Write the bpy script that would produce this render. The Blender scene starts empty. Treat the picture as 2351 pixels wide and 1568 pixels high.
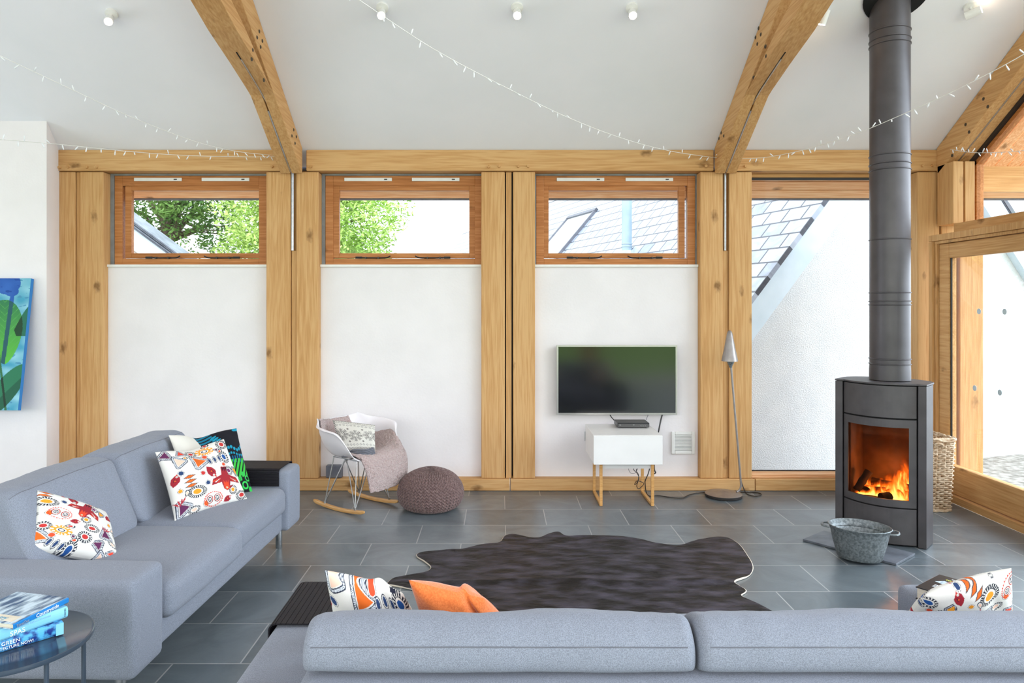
import bpy, bmesh, math, random
import numpy as np
from mathutils import Vector, Matrix, noise
random.seed(7)
R = math.radians
scn = bpy.context.scene
C = scn.collection

# ------------------------------------------------------------------ camera, sky, exposure
F, HX, HY, CH = 1637.0, 1146.0, 700.0, 1.6      # focal length and vanishing point in pixels, eye height
cam = bpy.data.cameras.new('camera'); camo = bpy.data.objects.new('camera', cam); C.objects.link(camo)
camo.location = (0, 0, CH); camo.rotation_euler = (R(90), 0, 0)
cam.sensor_width = 36; cam.lens = F/2351*36
cam.shift_x = (1175.5-HX)/2351; cam.shift_y = (HY-784)/2351
cam.clip_start = .05; cam.clip_end = 200
scn.camera = camo
w = bpy.data.worlds.new('sky'); scn.world = w; w.use_nodes = True
bg = w.node_tree.nodes['Background']
bg.inputs[0].default_value = (0.86, 0.94, 1.0, 1); bg.inputs[1].default_value = 1.75
def area(name, loc, rot, sx, sy, power, col):
    l = bpy.data.lights.new(name, 'AREA'); l.shape = 'RECTANGLE'; l.size = sx; l.size_y = sy; l.energy = power; l.color = col
    o = bpy.data.objects.new(name, l); C.objects.link(o); o.location = loc; o.rotation_euler = rot
area('daylight_fill_garden_side', (-.3, -1.7, 2.2), (R(124), 0, 0), 11, 1.3, 100, (1, .955, .965))  # area lamp added at the rear opening, tilted up to brighten the ceiling
sun = bpy.data.lights.new('bright_sky_side', 'SUN'); sun.energy = 3.6; sun.angle = R(100); sun.color = (.72, .86, 1)
suno = bpy.data.objects.new('bright_sky_side', sun); C.objects.link(suno); suno.rotation_euler = (R(-6), R(62), 0)
area('daylight_fill_far_end', (-7.9, 2.8, 1.6), (R(90), 0, R(-90)), 3.4, 1.6, 17, (1, .97, .96))  # area lamp added at the far opening to brighten the left side
scn.view_settings.view_transform = 'Standard'; scn.view_settings.look = 'None'
scn.view_settings.gamma = 1; scn.view_settings.use_curve_mapping = False
scn.view_settings.exposure = 1.06

# ------------------------------------------------------------------ helpers
def P(x, y, Y): return Vector(((x-HX)*Y/F, Y, CH-(y-HY)*Y/F))
def PZ(x, y, Z=0.0):
    Y = (CH-Z)*F/(y-HY); return Vector(((x-HX)*Y/F, Y, Z))
def lin(c):
    return tuple((v/255/12.92 if v/255 <= .04045 else ((v/255+.055)/1.055)**2.4) for v in c[:3])
MATS = {}
def nd(t, typ, **kw):
    n = t.nodes.new(typ)
    for k, v in kw.items():
        if k.startswith('i_'): n.inputs[k[2:].replace('_', ' ')].default_value = v
        else: setattr(n, k, v)
    return n
def base(name, rgb=(200, 200, 200), rough=.6, metal=0, spec=.5, sheen=0):
    m = bpy.data.materials.new(name); m.use_nodes = True; MATS[name] = m
    b = m.node_tree.nodes['Principled BSDF']
    b.inputs['Base Color'].default_value = (*lin(rgb), 1); b.inputs['Roughness'].default_value = rough
    b.inputs['Metallic'].default_value = metal; b.inputs['Specular IOR Level'].default_value = spec
    if sheen: b.inputs['Sheen Weight'].default_value = sheen
    return m
def noisy(name, c1, c2, scale=20, rough=.6, metal=0, bump=.2, bscale=None, stretch=(1, 1, 1), detail=6, sheen=0, spec=.5, lo=.35, hi=.65, bd=.01):
    m = base(name, c1, rough, metal, spec, sheen); t = m.node_tree; b = t.nodes['Principled BSDF']
    tc = nd(t, 'ShaderNodeTexCoord'); mp = nd(t, 'ShaderNodeMapping'); mp.inputs['Scale'].default_value = stretch
    t.links.new(tc.outputs['Object'], mp.inputs[0])
    n = nd(t, 'ShaderNodeTexNoise', i_Scale=scale, i_Detail=detail); t.links.new(mp.outputs[0], n.inputs['Vector'])
    r = nd(t, 'ShaderNodeValToRGB'); e = r.color_ramp.elements
    e[0].position = lo; e[0].color = (*lin(c1), 1); e[1].position = hi; e[1].color = (*lin(c2), 1)
    t.links.new(n.outputs['Fac'], r.inputs[0]); t.links.new(r.outputs[0], b.inputs['Base Color'])
    if bump:
        n2 = nd(t, 'ShaderNodeTexNoise', i_Scale=bscale or scale, i_Detail=3); t.links.new(mp.outputs[0], n2.inputs['Vector'])
        bp = nd(t, 'ShaderNodeBump', i_Strength=bump, i_Distance=bd)
        t.links.new(n2.outputs['Fac'], bp.inputs['Height']); t.links.new(bp.outputs[0], b.inputs['Normal'])
    return m
def oak(name, axis, cols=((184, 134, 78), (203, 155, 100), (214, 170, 116)), rough=.62):
    """sawn oak, grain running along the given axis, with knots"""
    m = base(name, cols[1], rough, spec=.25); t = m.node_tree; b = t.nodes['Principled BSDF']
    tc = nd(t, 'ShaderNodeTexCoord'); oi = nd(t, 'ShaderNodeObjectInfo')
    off = nd(t, 'ShaderNodeVectorMath', operation='SCALE'); cb = nd(t, 'ShaderNodeCombineXYZ')
    for k in range(3): t.links.new(oi.outputs['Random'], cb.inputs[k])
    off.inputs[3].default_value = 13.7; t.links.new(cb.outputs[0], off.inputs[0])
    ad = nd(t, 'ShaderNodeVectorMath', operation='ADD')
    t.links.new(tc.outputs['Object'], ad.inputs[0]); t.links.new(off.outputs[0], ad.inputs[1])
    mp = nd(t, 'ShaderNodeMapping'); s = [9, 9, 9]; s['xyz'.index(axis)] = .42; mp.inputs['Scale'].default_value = s
    t.links.new(ad.outputs[0], mp.inputs[0])
    n1 = nd(t, 'ShaderNodeTexNoise', i_Scale=1.2, i_Detail=3, i_Distortion=.8); t.links.new(mp.outputs[0], n1.inputs['Vector'])
    mul = nd(t, 'ShaderNodeMath', operation='MULTIPLY'); mul.inputs[1].default_value = 14; t.links.new(n1.outputs['Fac'], mul.inputs[0])
    fr = nd(t, 'ShaderNodeMath', operation='PINGPONG'); fr.inputs[1].default_value = 1; t.links.new(mul.outputs[0], fr.inputs[0])
    n2 = nd(t, 'ShaderNodeTexNoise', i_Scale=9, i_Detail=5); t.links.new(mp.outputs[0], n2.inputs['Vector'])
    n3 = nd(t, 'ShaderNodeTexNoise', i_Scale=.35, i_Detail=2); t.links.new(mp.outputs[0], n3.inputs['Vector'])
    a1 = nd(t, 'ShaderNodeMath', operation='MULTIPLY_ADD'); a1.inputs[1].default_value = .22; t.links.new(fr.outputs[0], a1.inputs[0]); t.links.new(n2.outputs['Fac'], a1.inputs[2])
    a2 = nd(t, 'ShaderNodeMath', operation='MULTIPLY_ADD'); a2.inputs[1].default_value = .7; t.links.new(n3.outputs['Fac'], a2.inputs[0]); t.links.new(a1.outputs[0], a2.inputs[2])
    r = nd(t, 'ShaderNodeValToRGB'); r.color_ramp.elements.new(.5)
    for e, p, c in zip(r.color_ramp.elements, (.48, .78, 1.04), cols): e.position = min(p, 1); e.color = (*lin(c), 1)
    sc = nd(t, 'ShaderNodeMath', operation='MULTIPLY'); sc.inputs[1].default_value = .86; t.links.new(a2.outputs[0], sc.inputs[0])
    t.links.new(sc.outputs[0], r.inputs[0])
    # knots
    mk = nd(t, 'ShaderNodeMapping'); s = [4.2, 4.2, 4.2]; s['xyz'.index(axis)] = 2.3; mk.inputs['Scale'].default_value = s
    t.links.new(ad.outputs[0], mk.inputs[0])
    dn = nd(t, 'ShaderNodeTexNoise', i_Scale=7, i_Detail=2); t.links.new(mk.outputs[0], dn.inputs['Vector'])
    ds = nd(t, 'ShaderNodeVectorMath', operation='SCALE'); ds.inputs[3].default_value = .22; t.links.new(dn.outputs['Color'], ds.inputs[0])
    da = nd(t, 'ShaderNodeVectorMath', operation='ADD'); t.links.new(ds.outputs[0], da.inputs[0]); t.links.new(mk.outputs[0], da.inputs[1])
    vo = nd(t, 'ShaderNodeTexVoronoi', i_Scale=1.0); t.links.new(da.outputs[0], vo.inputs['Vector'])
    kr = nd(t, 'ShaderNodeValToRGB'); e = kr.color_ramp.elements
    e[0].position = .045; e[0].color = (1, 1, 1, 1); e[1].position = .15; e[1].color = (0, 0, 0, 1)
    t.links.new(vo.outputs['Distance'], kr.inputs[0])
    mx = nd(t, 'ShaderNodeMix', data_type='RGBA'); mx.inputs[7].default_value = (*lin((112, 74, 36)), 1)
    kf = nd(t, 'ShaderNodeMath', operation='MULTIPLY'); kf.inputs[1].default_value = .75; t.links.new(kr.outputs[0], kf.inputs[0])
    t.links.new(kf.outputs[0], mx.inputs[0]); t.links.new(r.outputs[0], mx.inputs[6]); t.links.new(mx.outputs[2], b.inputs['Base Color'])
    bp = nd(t, 'ShaderNodeBump', i_Strength=.25, i_Distance=.004); t.links.new(n2.outputs['Fac'], bp.inputs['Height']); t.links.new(bp.outputs[0], b.inputs['Normal'])
    return m
for ax in 'xyz':
    oak('oak_'+ax, ax)
    oak('cedar_'+ax, ax, ((214, 146, 96), (232, 172, 122), (243, 196, 150)))
    oak('sash_'+ax, ax, ((160, 98, 48), (184, 118, 64), (200, 136, 82)), .4)
def attrmat(name, rough=.75, spec=.3, bump=0, bscale=600):
    m = base(name, (255, 255, 255), rough, 0, spec); t = m.node_tree
    a = nd(t, 'ShaderNodeAttribute', attribute_name='Col'); t.links.new(a.outputs['Color'], t.nodes['Principled BSDF'].inputs['Base Color'])
    if bump:
        tc = nd(t, 'ShaderNodeTexCoord'); n = nd(t, 'ShaderNodeTexNoise', i_Scale=bscale); t.links.new(tc.outputs['Object'], n.inputs['Vector'])
        bp = nd(t, 'ShaderNodeBump', i_Strength=bump, i_Distance=.002); t.links.new(n.outputs['Fac'], bp.inputs['Height']); t.links.new(bp.outputs[0], t.nodes['Principled BSDF'].inputs['Normal'])
    return m
def emit(name, rgb, s):
    m = base(name, rgb); b = m.node_tree.nodes['Principled BSDF']
    b.inputs['Emission Color'].default_value = (*lin(rgb), 1); b.inputs['Emission Strength'].default_value = s; return m
def glass(name, tint=(1, 1, 1), refl=1.0, fl=0):
    m = bpy.data.materials.new(name); m.use_nodes = True; MATS[name] = m; t = m.node_tree; t.nodes.clear()
    o = nd(t, 'ShaderNodeOutputMaterial'); tr = nd(t, 'ShaderNodeBsdfTransparent'); tr.inputs[0].default_value = (*tint, 1)
    g = nd(t, 'ShaderNodeBsdfGlossy', i_Roughness=.01); lw = nd(t, 'ShaderNodeLayerWeight', i_Blend=.12); mx = nd(t, 'ShaderNodeMixShader')
    ml = nd(t, 'ShaderNodeMath', operation='MULTIPLY'); ml.inputs[1].default_value = refl; t.links.new(lw.outputs['Fresnel'], ml.inputs[0])
    t.links.new(ml.outputs[0], mx.inputs[0]); t.links.new(tr.outputs[0], mx.inputs[1]); t.links.new(g.outputs[0], mx.inputs[2]); t.links.new(mx.outputs[0], o.inputs[0])
    return m

noisy('plaster', (237, 232, 232), (242, 237, 237), 3, .85, bump=.08, bscale=60, spec=.2)
noisy('ceiling_paint', (240, 240, 244), (244, 243, 247), 2, .9, bump=.05, bscale=40, spec=.1)
noisy('render_wall', (208, 210, 212), (215, 216, 217), 5, .95, bump=.7, bscale=85, spec=.1, detail=10, bd=.012)
noisy('sofa_felt', (122, 127, 138), (146, 152, 165), 420, .95, bump=.3, bscale=420, sheen=.12, spec=.1, detail=3, lo=.38, hi=.62, bd=.003)
noisy('dark_tray', (22, 20, 25), (34, 31, 37), 60, .6, bump=.1, stretch=(1, 8, 1), spec=.25)
noisy('stove_iron', (80, 77, 79), (90, 87, 89), 8, .5, metal=.35, bump=.08, bscale=500, bd=.001)
base('stove_gap', (10, 10, 11), .9)
noisy('flue_steel', (76, 73, 76), (87, 84, 87), 5, .42, metal=.4, bump=.05, bscale=400, bd=.001)
noisy('galvanised', (100, 107, 110), (146, 153, 155), 70, .5, metal=.55, bump=.15, bscale=90, detail=8)
noisy('slate_slab', (82, 87, 97), (110, 116, 125), 7, .5, bump=.15, bscale=30)
noisy('skirting_slate', (120, 122, 124), (140, 142, 143), 8, .5)
noisy('steel', (170, 172, 174), (188, 190, 192), 40, .3, metal=.9, bump=0)
noisy('black_plastic', (22, 22, 24), (30, 30, 32), 40, .35, bump=0)
noisy('white_plastic', (236, 235, 230), (240, 239, 235), 20, .35, bump=0)
noisy('white_lacquer', (238, 237, 235), (243, 242, 240), 4, .22, bump=0)
noisy('white_shell', (236, 231, 234), (240, 236, 238), 4, .35, bump=0)
noisy('beech', (205, 150, 84), (222, 172, 108), 14, .4, bump=.05, stretch=(1, 6, 6))
noisy('lamp_metal', (150, 143, 140), (162, 156, 152), 20, .38, metal=.6, bump=0)
noisy('pouf_yarn', (106, 84, 82), (136, 112, 108), 60, .95, bump=.5, bscale=400, sheen=.3, spec=.1, bd=.004)
noisy('fur_pink', (204, 166, 160), (232, 206, 200), 90, .95, bump=1, bscale=190, sheen=.8, spec=.1, detail=10, bd=.02)
noisy('wicker', (176, 142, 106), (226, 204, 176), 30, .6, bump=.2, bscale=120)
noisy('orange_velvet', (214, 106, 46), (232, 128, 64), 160, .9, bump=.4, bscale=300, sheen=.5, spec=.1, bd=.003)
noisy('table_steel', (58, 70, 84), (64, 76, 90), 5, .16, bump=0)
noisy('hair_hide', (13, 8, 9), (78, 73, 86), 5.5, .55, bump=.6, bscale=14, stretch=(1, 2.4, 1), detail=12, spec=.35, sheen=0, lo=.42, hi=.74, bd=.02)  # bluish sheen of the hair painted into the lighter patches
base('hide_rim', (228, 216, 198), .8)
noisy('pages', (222, 212, 190), (238, 230, 212), 12, .8, bump=.4, bscale=60, stretch=(1, 1, 30))
base('cream_thread', (235, 235, 228), .5)
base('text_white', (245, 248, 252), .5); base('text_dark', (30, 40, 60), .5); base('text_orange', (210, 130, 30), .5)
base('text_yellow', (225, 225, 110), .5); base('text_pale', (170, 215, 240), .5); base('text_teal', (84, 150, 180), .5); base('text_grey', (150, 152, 155), .5)
base('book_blue', (24, 124, 196), .35); noisy('book_pale', (128, 200, 228), (140, 208, 234), 6, .35, bump=0); noisy('book_leaf', (24, 52, 130), (90, 180, 232), 45, .35, bump=0, detail=8, lo=.4, hi=.6)
noisy('cover_water', (30, 74, 116), (206, 226, 238), 12, .25, bump=0, stretch=(1, 4, 1), detail=8, lo=.38, hi=.6)
noisy('book_black', (18, 20, 24), (30, 32, 38), 8, .3, bump=0)
noisy('grey_board', (96, 98, 108), (110, 112, 120), 12, .6, bump=0)
noisy('fascia_blue', (196, 212, 224), (208, 222, 233), 4, .6, bump=0)
noisy('stone_wall', (150, 132, 118), (216, 204, 190), 12, .9, bump=.5, bscale=20)
noisy('gravel', (112, 108, 100), (172, 168, 160), 14, .95, bump=.7, bscale=30, detail=9)
noisy('lawn', (86, 120, 48), (132, 160, 76), 6, .95, bump=.5, bscale=60)
noisy('leaf_lime', (146, 184, 84), (196, 222, 128), 1.5, .7, bump=0, spec=.2); noisy('leaf_dark', (70, 108, 54), (124, 156, 82), 1.5, .7, bump=0, spec=.2)
noisy('bark', (86, 72, 60), (120, 104, 90), 12, .9)
noisy('grey_pipe', (150, 170, 184), (160, 180, 193), 6, .4, metal=.2, bump=0)
base('rubber', (42, 38, 36), .5)
base('screen_black', (14, 14, 17), .12, spec=1.0)
noisy('log_char', (22, 14, 12), (58, 34, 24), 16, .95, bump=.8)
noisy('firebrick', (94, 66, 50), (120, 86, 66), 10, .9, bump=.3)
base('silver_trim', (196, 194, 190), .28, metal=.75)
base('bolt_dark', (96, 84, 70), .5, metal=.6)
base('bulb_clear', (244, 246, 248), .25)
emit('bulb_glow', (255, 226, 196), 26)
glass('window_glass'); glass('door_glass', refl=1.6); glass('stove_glass', tint=(.86, .74, .66), refl=1.0)
m = glass('dot_frost'); 
noisy('glass_dot', (186, 202, 210), (194, 208, 216), 5, .6, bump=0)
base('skylight_glass', (236, 240, 244), .12, spec=.8)
attrmat('printed_cotton', .8, .2, .3); attrmat('printed_canvas', .6, .3, .3, 900); attrmat('knit_print', .9, .1, .6, 420)
# fire: emission with its own flame structure
m = bpy.data.materials.new('flame'); m.use_nodes = True; MATS['flame'] = m; t = m.node_tree; t.nodes.clear()
o_ = nd(t, 'ShaderNodeOutputMaterial'); tr = nd(t, 'ShaderNodeBsdfTransparent'); em = nd(t, 'ShaderNodeEmission'); mx = nd(t, 'ShaderNodeMixShader')
tc = nd(t, 'ShaderNodeTexCoord'); mp = nd(t, 'ShaderNodeMapping'); mp.inputs['Scale'].default_value = (9, 9, 3.0); t.links.new(tc.outputs['Object'], mp.inputs[0])
nz = nd(t, 'ShaderNodeTexNoise', i_Scale=2.2, i_Detail=5, i_Distortion=1.2); t.links.new(mp.outputs[0], nz.inputs['Vector'])
at = nd(t, 'ShaderNodeAttribute', attribute_name='Heat')
ma = nd(t, 'ShaderNodeMath', operation='MULTIPLY_ADD'); ma.inputs[1].default_value = 1.5; ma.inputs[2].default_value = -.75; t.links.new(nz.outputs['Fac'], ma.inputs[0])
ad = nd(t, 'ShaderNodeMath', operation='ADD'); t.links.new(ma.outputs[0], ad.inputs[0]); t.links.new(at.outputs['Fac'], ad.inputs[1])
cr = nd(t, 'ShaderNodeValToRGB'); e = cr.color_ramp.elements; e[0].position = .1; e[0].color = (.55, .04, .004, 1); e[1].position = .5; e[1].color = (1, .2, .012, 1)
x_ = e.new(.95); x_.color = (1, .72, .16, 1); t.links.new(ad.outputs[0], cr.inputs[0]); t.links.new(cr.outputs[0], em.inputs[0])
st = nd(t, 'ShaderNodeMath', operation='MULTIPLY_ADD'); st.inputs[1].default_value = 1.7; st.inputs[2].default_value = .25; st.use_clamp = False; t.links.new(ad.outputs[0], st.inputs[0]); t.links.new(st.outputs[0], em.inputs[1])
mr = nd(t, 'ShaderNodeMapRange'); mr.inputs[1].default_value = .1; mr.inputs[2].default_value = .62; t.links.new(ad.outputs[0], mr.inputs[0])
h6 = nd(t, 'ShaderNodeMath', operation='MULTIPLY'); h6.inputs[1].default_value = 5; h6.use_clamp = True; t.links.new(at.outputs['Fac'], h6.inputs[0]); mm = nd(t, 'ShaderNodeMath', operation='MULTIPLY'); t.links.new(mr.outputs[0], mm.inputs[0]); t.links.new(h6.outputs[0], mm.inputs[1]); t.links.new(mm.outputs[0], mx.inputs[0]); t.links.new(tr.outputs[0], mx.inputs[1]); t.links.new(em.outputs[0], mx.inputs[2]); t.links.new(mx.outputs[0], o_.inputs[0])
# slate floor, 600 x 400 tiles laid half bond
def brickmat(name, c1, c2, cm, bw, rh, mortar, rough, ucoef, vcoef, offs, bumpn=.1, nscale=3, spec=.5, c3=None):
    m = base(name, c1, rough, spec=spec); t = m.node_tree; b = t.nodes['Principled BSDF']
    tc = nd(t, 'ShaderNodeTexCoord')
    du = nd(t, 'ShaderNodeVectorMath', operation='DOT_PRODUCT'); du.inputs[1].default_value = ucoef; t.links.new(tc.outputs['Object'], du.inputs[0])
    dv = nd(t, 'ShaderNodeVectorMath', operation='DOT_PRODUCT'); dv.inputs[1].default_value = vcoef; t.links.new(tc.outputs['Object'], dv.inputs[0])
    cb = nd(t, 'ShaderNodeCombineXYZ'); t.links.new(du.outputs['Value'], cb.inputs[0]); t.links.new(dv.outputs['Value'], cb.inputs[1])
    av = nd(t, 'ShaderNodeVectorMath', operation='ADD'); av.inputs[1].default_value = (*offs, 0); t.links.new(cb.outputs[0], av.inputs[0])
    br = nd(t, 'ShaderNodeTexBrick'); t.links.new(av.outputs[0], br.inputs['Vector'])
    for k, v in (('Scale', 1), ('Mortar Size', mortar), ('Mortar Smooth', 0.05), ('Bias', 0), ('Brick Width', bw), ('Row Height', rh)): br.inputs[k].default_value = v
    br.inputs['Color1'].default_value = (*lin(c1), 1); br.inputs['Color2'].default_value = (*lin(c2), 1); br.inputs['Mortar'].default_value = (*lin(cm), 1)
    n = nd(t, 'ShaderNodeTexNoise', i_Scale=nscale, i_Detail=9, i_Roughness=.62, i_Distortion=1.2); t.links.new(av.outputs[0], n.inputs['Vector'])
    r = nd(t, 'ShaderNodeValToRGB'); e = r.color_ramp.elements; e[0].position = .32; e[0].color = (.72, .72, .72, 1); e[1].position = .72; e[1].color = (1.22, 1.2, 1.16, 1); t.links.new(n.outputs['Fac'], r.inputs[0])
    mx = nd(t, 'ShaderNodeMix', data_type='RGBA', blend_type='MULTIPLY'); mx.inputs[0].default_value = 1
    t.links.new(br.outputs['Color'], mx.inputs[6]); t.links.new(r.outputs[0], mx.inputs[7])
    m2 = nd(t, 'ShaderNodeMix', data_type='RGBA'); m2.inputs[7].default_value = (*lin(cm), 1)
    t.links.new(br.outputs['Fac'], m2.inputs[0]); t.links.new(mx.outputs[2], m2.inputs[6]); t.links.new(m2.outputs[2], b.inputs['Base Color'])
    sb = nd(t, 'ShaderNodeMath', operation='MULTIPLY_ADD'); sb.inputs[1].default_value = -1.5; t.links.new(br.outputs['Fac'], sb.inputs[0]); t.links.new(n.outputs['Fac'], sb.inputs[2])
    bp = nd(t, 'ShaderNodeBump', i_Strength=bumpn, i_Distance=.01); t.links.new(sb.outputs[0], bp.inputs['Height']); t.links.new(bp.outputs[0], b.inputs['Normal'])
    return m
brickmat('slate_floor', (84, 95, 103), (113, 122, 128), (160, 161, 162), .6, .4, .0035, .30, (1, 0, 0), (0, 1, 0), (.255+60, .02+40), .2, 3.2, .9)

# ------------------------------------------------------------------ mesh builder
class MB:
    def __init__(s): s.v = []; s.f = []; s.c = None
    def add(s, vs, fs):
        o = len(s.v); s.v += [Vector(p) for p in vs]; s.f += [tuple(i+o for i in f) for f in fs]; return s
    def box(s, x0, x1, y0, y1, z0, z1):
        return s.add([(x0, y0, z0), (x1, y0, z0), (x1, y1, z0), (x0, y1, z0), (x0, y0, z1), (x1, y0, z1), (x1, y1, z1), (x0, y1, z1)],
                     [(0, 3, 2, 1), (4, 5, 6, 7), (0, 1, 5, 4), (1, 2, 6, 5), (2, 3, 7, 6), (3, 0, 4, 7)])
    def ring(s, rings, closed=True, cap=True):
        n = len(rings[0]); vs = [p for r in rings for p in r]; fs = []
        for i in range(len(rings)-1):
            for j in range(n if closed else n-1):
                k = (j+1) % n; fs.append((i*n+j, i*n+k, (i+1)*n+k, (i+1)*n+j))
        if cap and closed: fs += [tuple(range(n))[::-1], tuple((len(rings)-1)*n+j for j in range(n))]
        return s.add(vs, fs)
    def tube(s, pts, r, n=8, closed=False):
        pts = [Vector(p) for p in pts]; rr = r if hasattr(r, '__len__') else [r]*len(pts); rings = []; up = Vector((0, 0, 1)); prev = None
        L = len(pts)
        for i, p in enumerate(pts):
            if closed: d = pts[(i+1) % L]-pts[i-1]
            else: d = pts[min(i+1, L-1)]-pts[max(i-1, 0)]
            d = d.normalized() if d.length > 1e-9 else Vector((0, 0, 1))
            if prev is None: a = d.orthogonal().normalized()
            else: a = (prev-d*prev.dot(d)); a = a.normalized() if a.length > 1e-6 else d.orthogonal().normalized()
            prev = a; b = d.cross(a)
            rings.append([p+(a*math.cos(2*math.pi*k/n)+b*math.sin(2*math.pi*k/n))*rr[i] for k in range(n)])
        if closed: rings.append(rings[0])
        return s.ring(rings, True, not closed)
    def cyl(s, p0, p1, r, n=16): return s.tube([p0, p1], r, n)
    def lathe(s, prof, c=(0, 0, 0), n=32, sx=1, sy=1, cap=True):
        c = Vector(c); return s.ring([[c+Vector((r*sx*math.cos(2*math.pi*k/n), r*sy*math.sin(2*math.pi*k/n), z)) for k in range(n)] for r, z in prof], True, cap)
    def prism(s, poly, axis, a, b):
        """poly in the two other axes, extruded along axis from a to b"""
        def mk(p, t):
            return {'x': (t, p[0], p[1]), 'y': (p[0], t, p[1]), 'z': (p[0], p[1], t)}[axis]
        return s.ring([[mk(p, a) for p in poly], [mk(p, b) for p in poly]])
    def quad(s, a, b, c, d): return s.add([a, b, c, d], [(0, 1, 2, 3)])
    def grid(s, fn, nu, nv, closed_u=False):
        vs = [fn(i/nu, j/nv) for j in range(nv+1) for i in range(nu+1)]
        return s.add(vs, [(j*(nu+1)+i, j*(nu+1)+i+1, (j+1)*(nu+1)+i+1, (j+1)*(nu+1)+i) for j in range(nv) for i in range(nu)])
    def xf(s, M): s.v = [M @ p for p in s.v]; return s
    def sh(s, d): d = Vector(d); s.v = [p+d for p in s.v]; return s
def softbox(sx, sy, sz, r=.05, puff=0, n=14, wr=0, seed=0, puffz=None):
    """rounded, slightly swollen block centred on its base"""
    b = bmesh.new(); bmesh.ops.create_cube(b, size=2); bmesh.ops.subdivide_edges(b, edges=b.edges[:], cuts=n, use_grid_fill=True)
    h = Vector((sx/2, sy/2, sz/2)); mb = MB(); vs = []
    for v in b.verts:
        # concentrate vertices near the edges
        q = Vector([math.copysign(1-(1-abs(c))**1.5, c) for c in v.co]); p = Vector((q.x*h.x, q.y*h.y, q.z*h.z))
        core = Vector([max(-h[k]+r, min(h[k]-r, p[k])) for k in range(3)]); d = p-core
        if d.length > 1e-9: p = core+d.normalized()*r
        for k in range(3):
            a, c = (k+1) % 3, (k+2) % 3
            if abs(abs(v.co[k])-1) < 1e-4:
                w_ = max(0, 1-q[a]**2)*max(0, 1-q[c]**2); pf = puffz if (k == 2 and puffz is not None) else puff
                p[k] += math.copysign(pf*w_, v.co[k])
        if wr:
            p += Vector((noise.noise(p*5+Vector((seed, 0, 0))), noise.noise(p*5+Vector((0, seed, 9))), noise.noise(p*5+Vector((3, 0, seed)))))*wr
        vs.append(p+Vector((0, 0, h.z)))
    b.verts.ensure_lookup_table(); mb.add(vs, [tuple(x.index for x in f.verts) for f in b.faces]); b.free(); return mb
def obj(name, mb, mat, parent=None, smooth=False, bevel=0, seg=2, kind=None, label=None, origin=None, cols=None, attr='Col', solid=0, sub=0):
    me = bpy.data.meshes.new(name); o = bpy.data.objects.new(name, me); C.objects.link(o)
    if origin is not None: mb.sh(-Vector(origin)); o.location = origin
    me.from_pydata([tuple(p) for p in mb.v], [], mb.f)
    b = bmesh.new(); b.from_mesh(me); bmesh.ops.recalc_face_normals(b, faces=b.faces[:]) if cols is None and not solid else None
    if bevel:
        ed = [e for e in b.edges if len(e.link_faces) == 2 and e.calc_face_angle(0) > R(35)]
        bmesh.ops.bevel(b, geom=ed, offset=bevel, segments=seg, affect='EDGES', profile=.5, clamp_overlap=True)
    b.to_mesh(me); b.free()
    if cols is not None:
        a = me.color_attributes.new(attr, 'FLOAT_COLOR', 'POINT'); arr = np.ones((len(me.vertices), 4), dtype=np.float32); arr[:, :3] = cols; a.data.foreach_set('color', arr.ravel())
    me.materials.append(MATS[mat] if isinstance(mat, str) else mat)
    if smooth:
        me.polygons.foreach_set('use_smooth', [True]*len(me.polygons))
        if smooth != 'all':
            try: me.set_sharp_from_angle(angle=R(40))
            except Exception: pass
    if solid:
        md = o.modifiers.new('thickness', 'SOLIDIFY'); md.thickness = abs(solid); md.offset = 1 if solid > 0 else -1
    if sub: md = o.modifiers.new('smooth', 'SUBSURF'); md.levels = md.render_levels = sub
    if parent is not None: o.parent = parent
    if kind: o['kind'] = kind
    if label: o['label'] = label
    return o
def tag(o, label, cat, group=None, kind=None):
    o['label'] = label; o['category'] = cat
    if group: o['group'] = group
    if kind: o['kind'] = kind
    return o
def thing(name, label, cat, loc=(0, 0, 0), rz=0, group=None):
    o = bpy.data.objects.new(name, None); C.objects.link(o); o.empty_display_size = .1
    o.location = loc; o.rotation_euler = (0, 0, rz); return tag(o, label, cat, group)
def struct(name, mb, mat, **k): return obj(name, mb, mat, kind='structure', **k)
def copy_tree(o, parent=None):
    c = o.copy(); C.objects.link(c)
    if parent is not None: c.parent = parent
    for ch in [x for x in bpy.data.objects if x.parent == o]: copy_tree(ch, c)
    return c
def textobj(s, size, mat, parent, M, name='lettering', align='LEFT', extr=.0006, spacing=1.0, shear=0):
    cu = bpy.data.curves.new(name, 'FONT'); cu.body = s; cu.size = size; cu.extrude = extr; cu.align_x = align; cu.space_character = spacing; cu.shear = shear
    t_ = bpy.data.objects.new(name, cu); C.objects.link(t_); dg = bpy.context.evaluated_depsgraph_get()
    me = bpy.data.meshes.new_from_object(t_.evaluated_get(dg)); bpy.data.objects.remove(t_); bpy.data.curves.remove(cu)
    me.transform(M); me.materials.clear(); me.materials.append(MATS[mat]); me.name = name
    o = bpy.data.objects.new(name, me); C.objects.link(o)
    if parent is not None: o.parent = parent
    return o
def frameM(o, x, y):
    x = Vector(x).normalized(); y = Vector(y); y = (y-x*y.dot(x)).normalized(); z = x.cross(y)
    return Matrix(((x.x, y.x, z.x, o[0]), (x.y, y.y, z.y, o[1]), (x.z, y.z, z.z, o[2]), (0, 0, 0, 1)))
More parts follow.
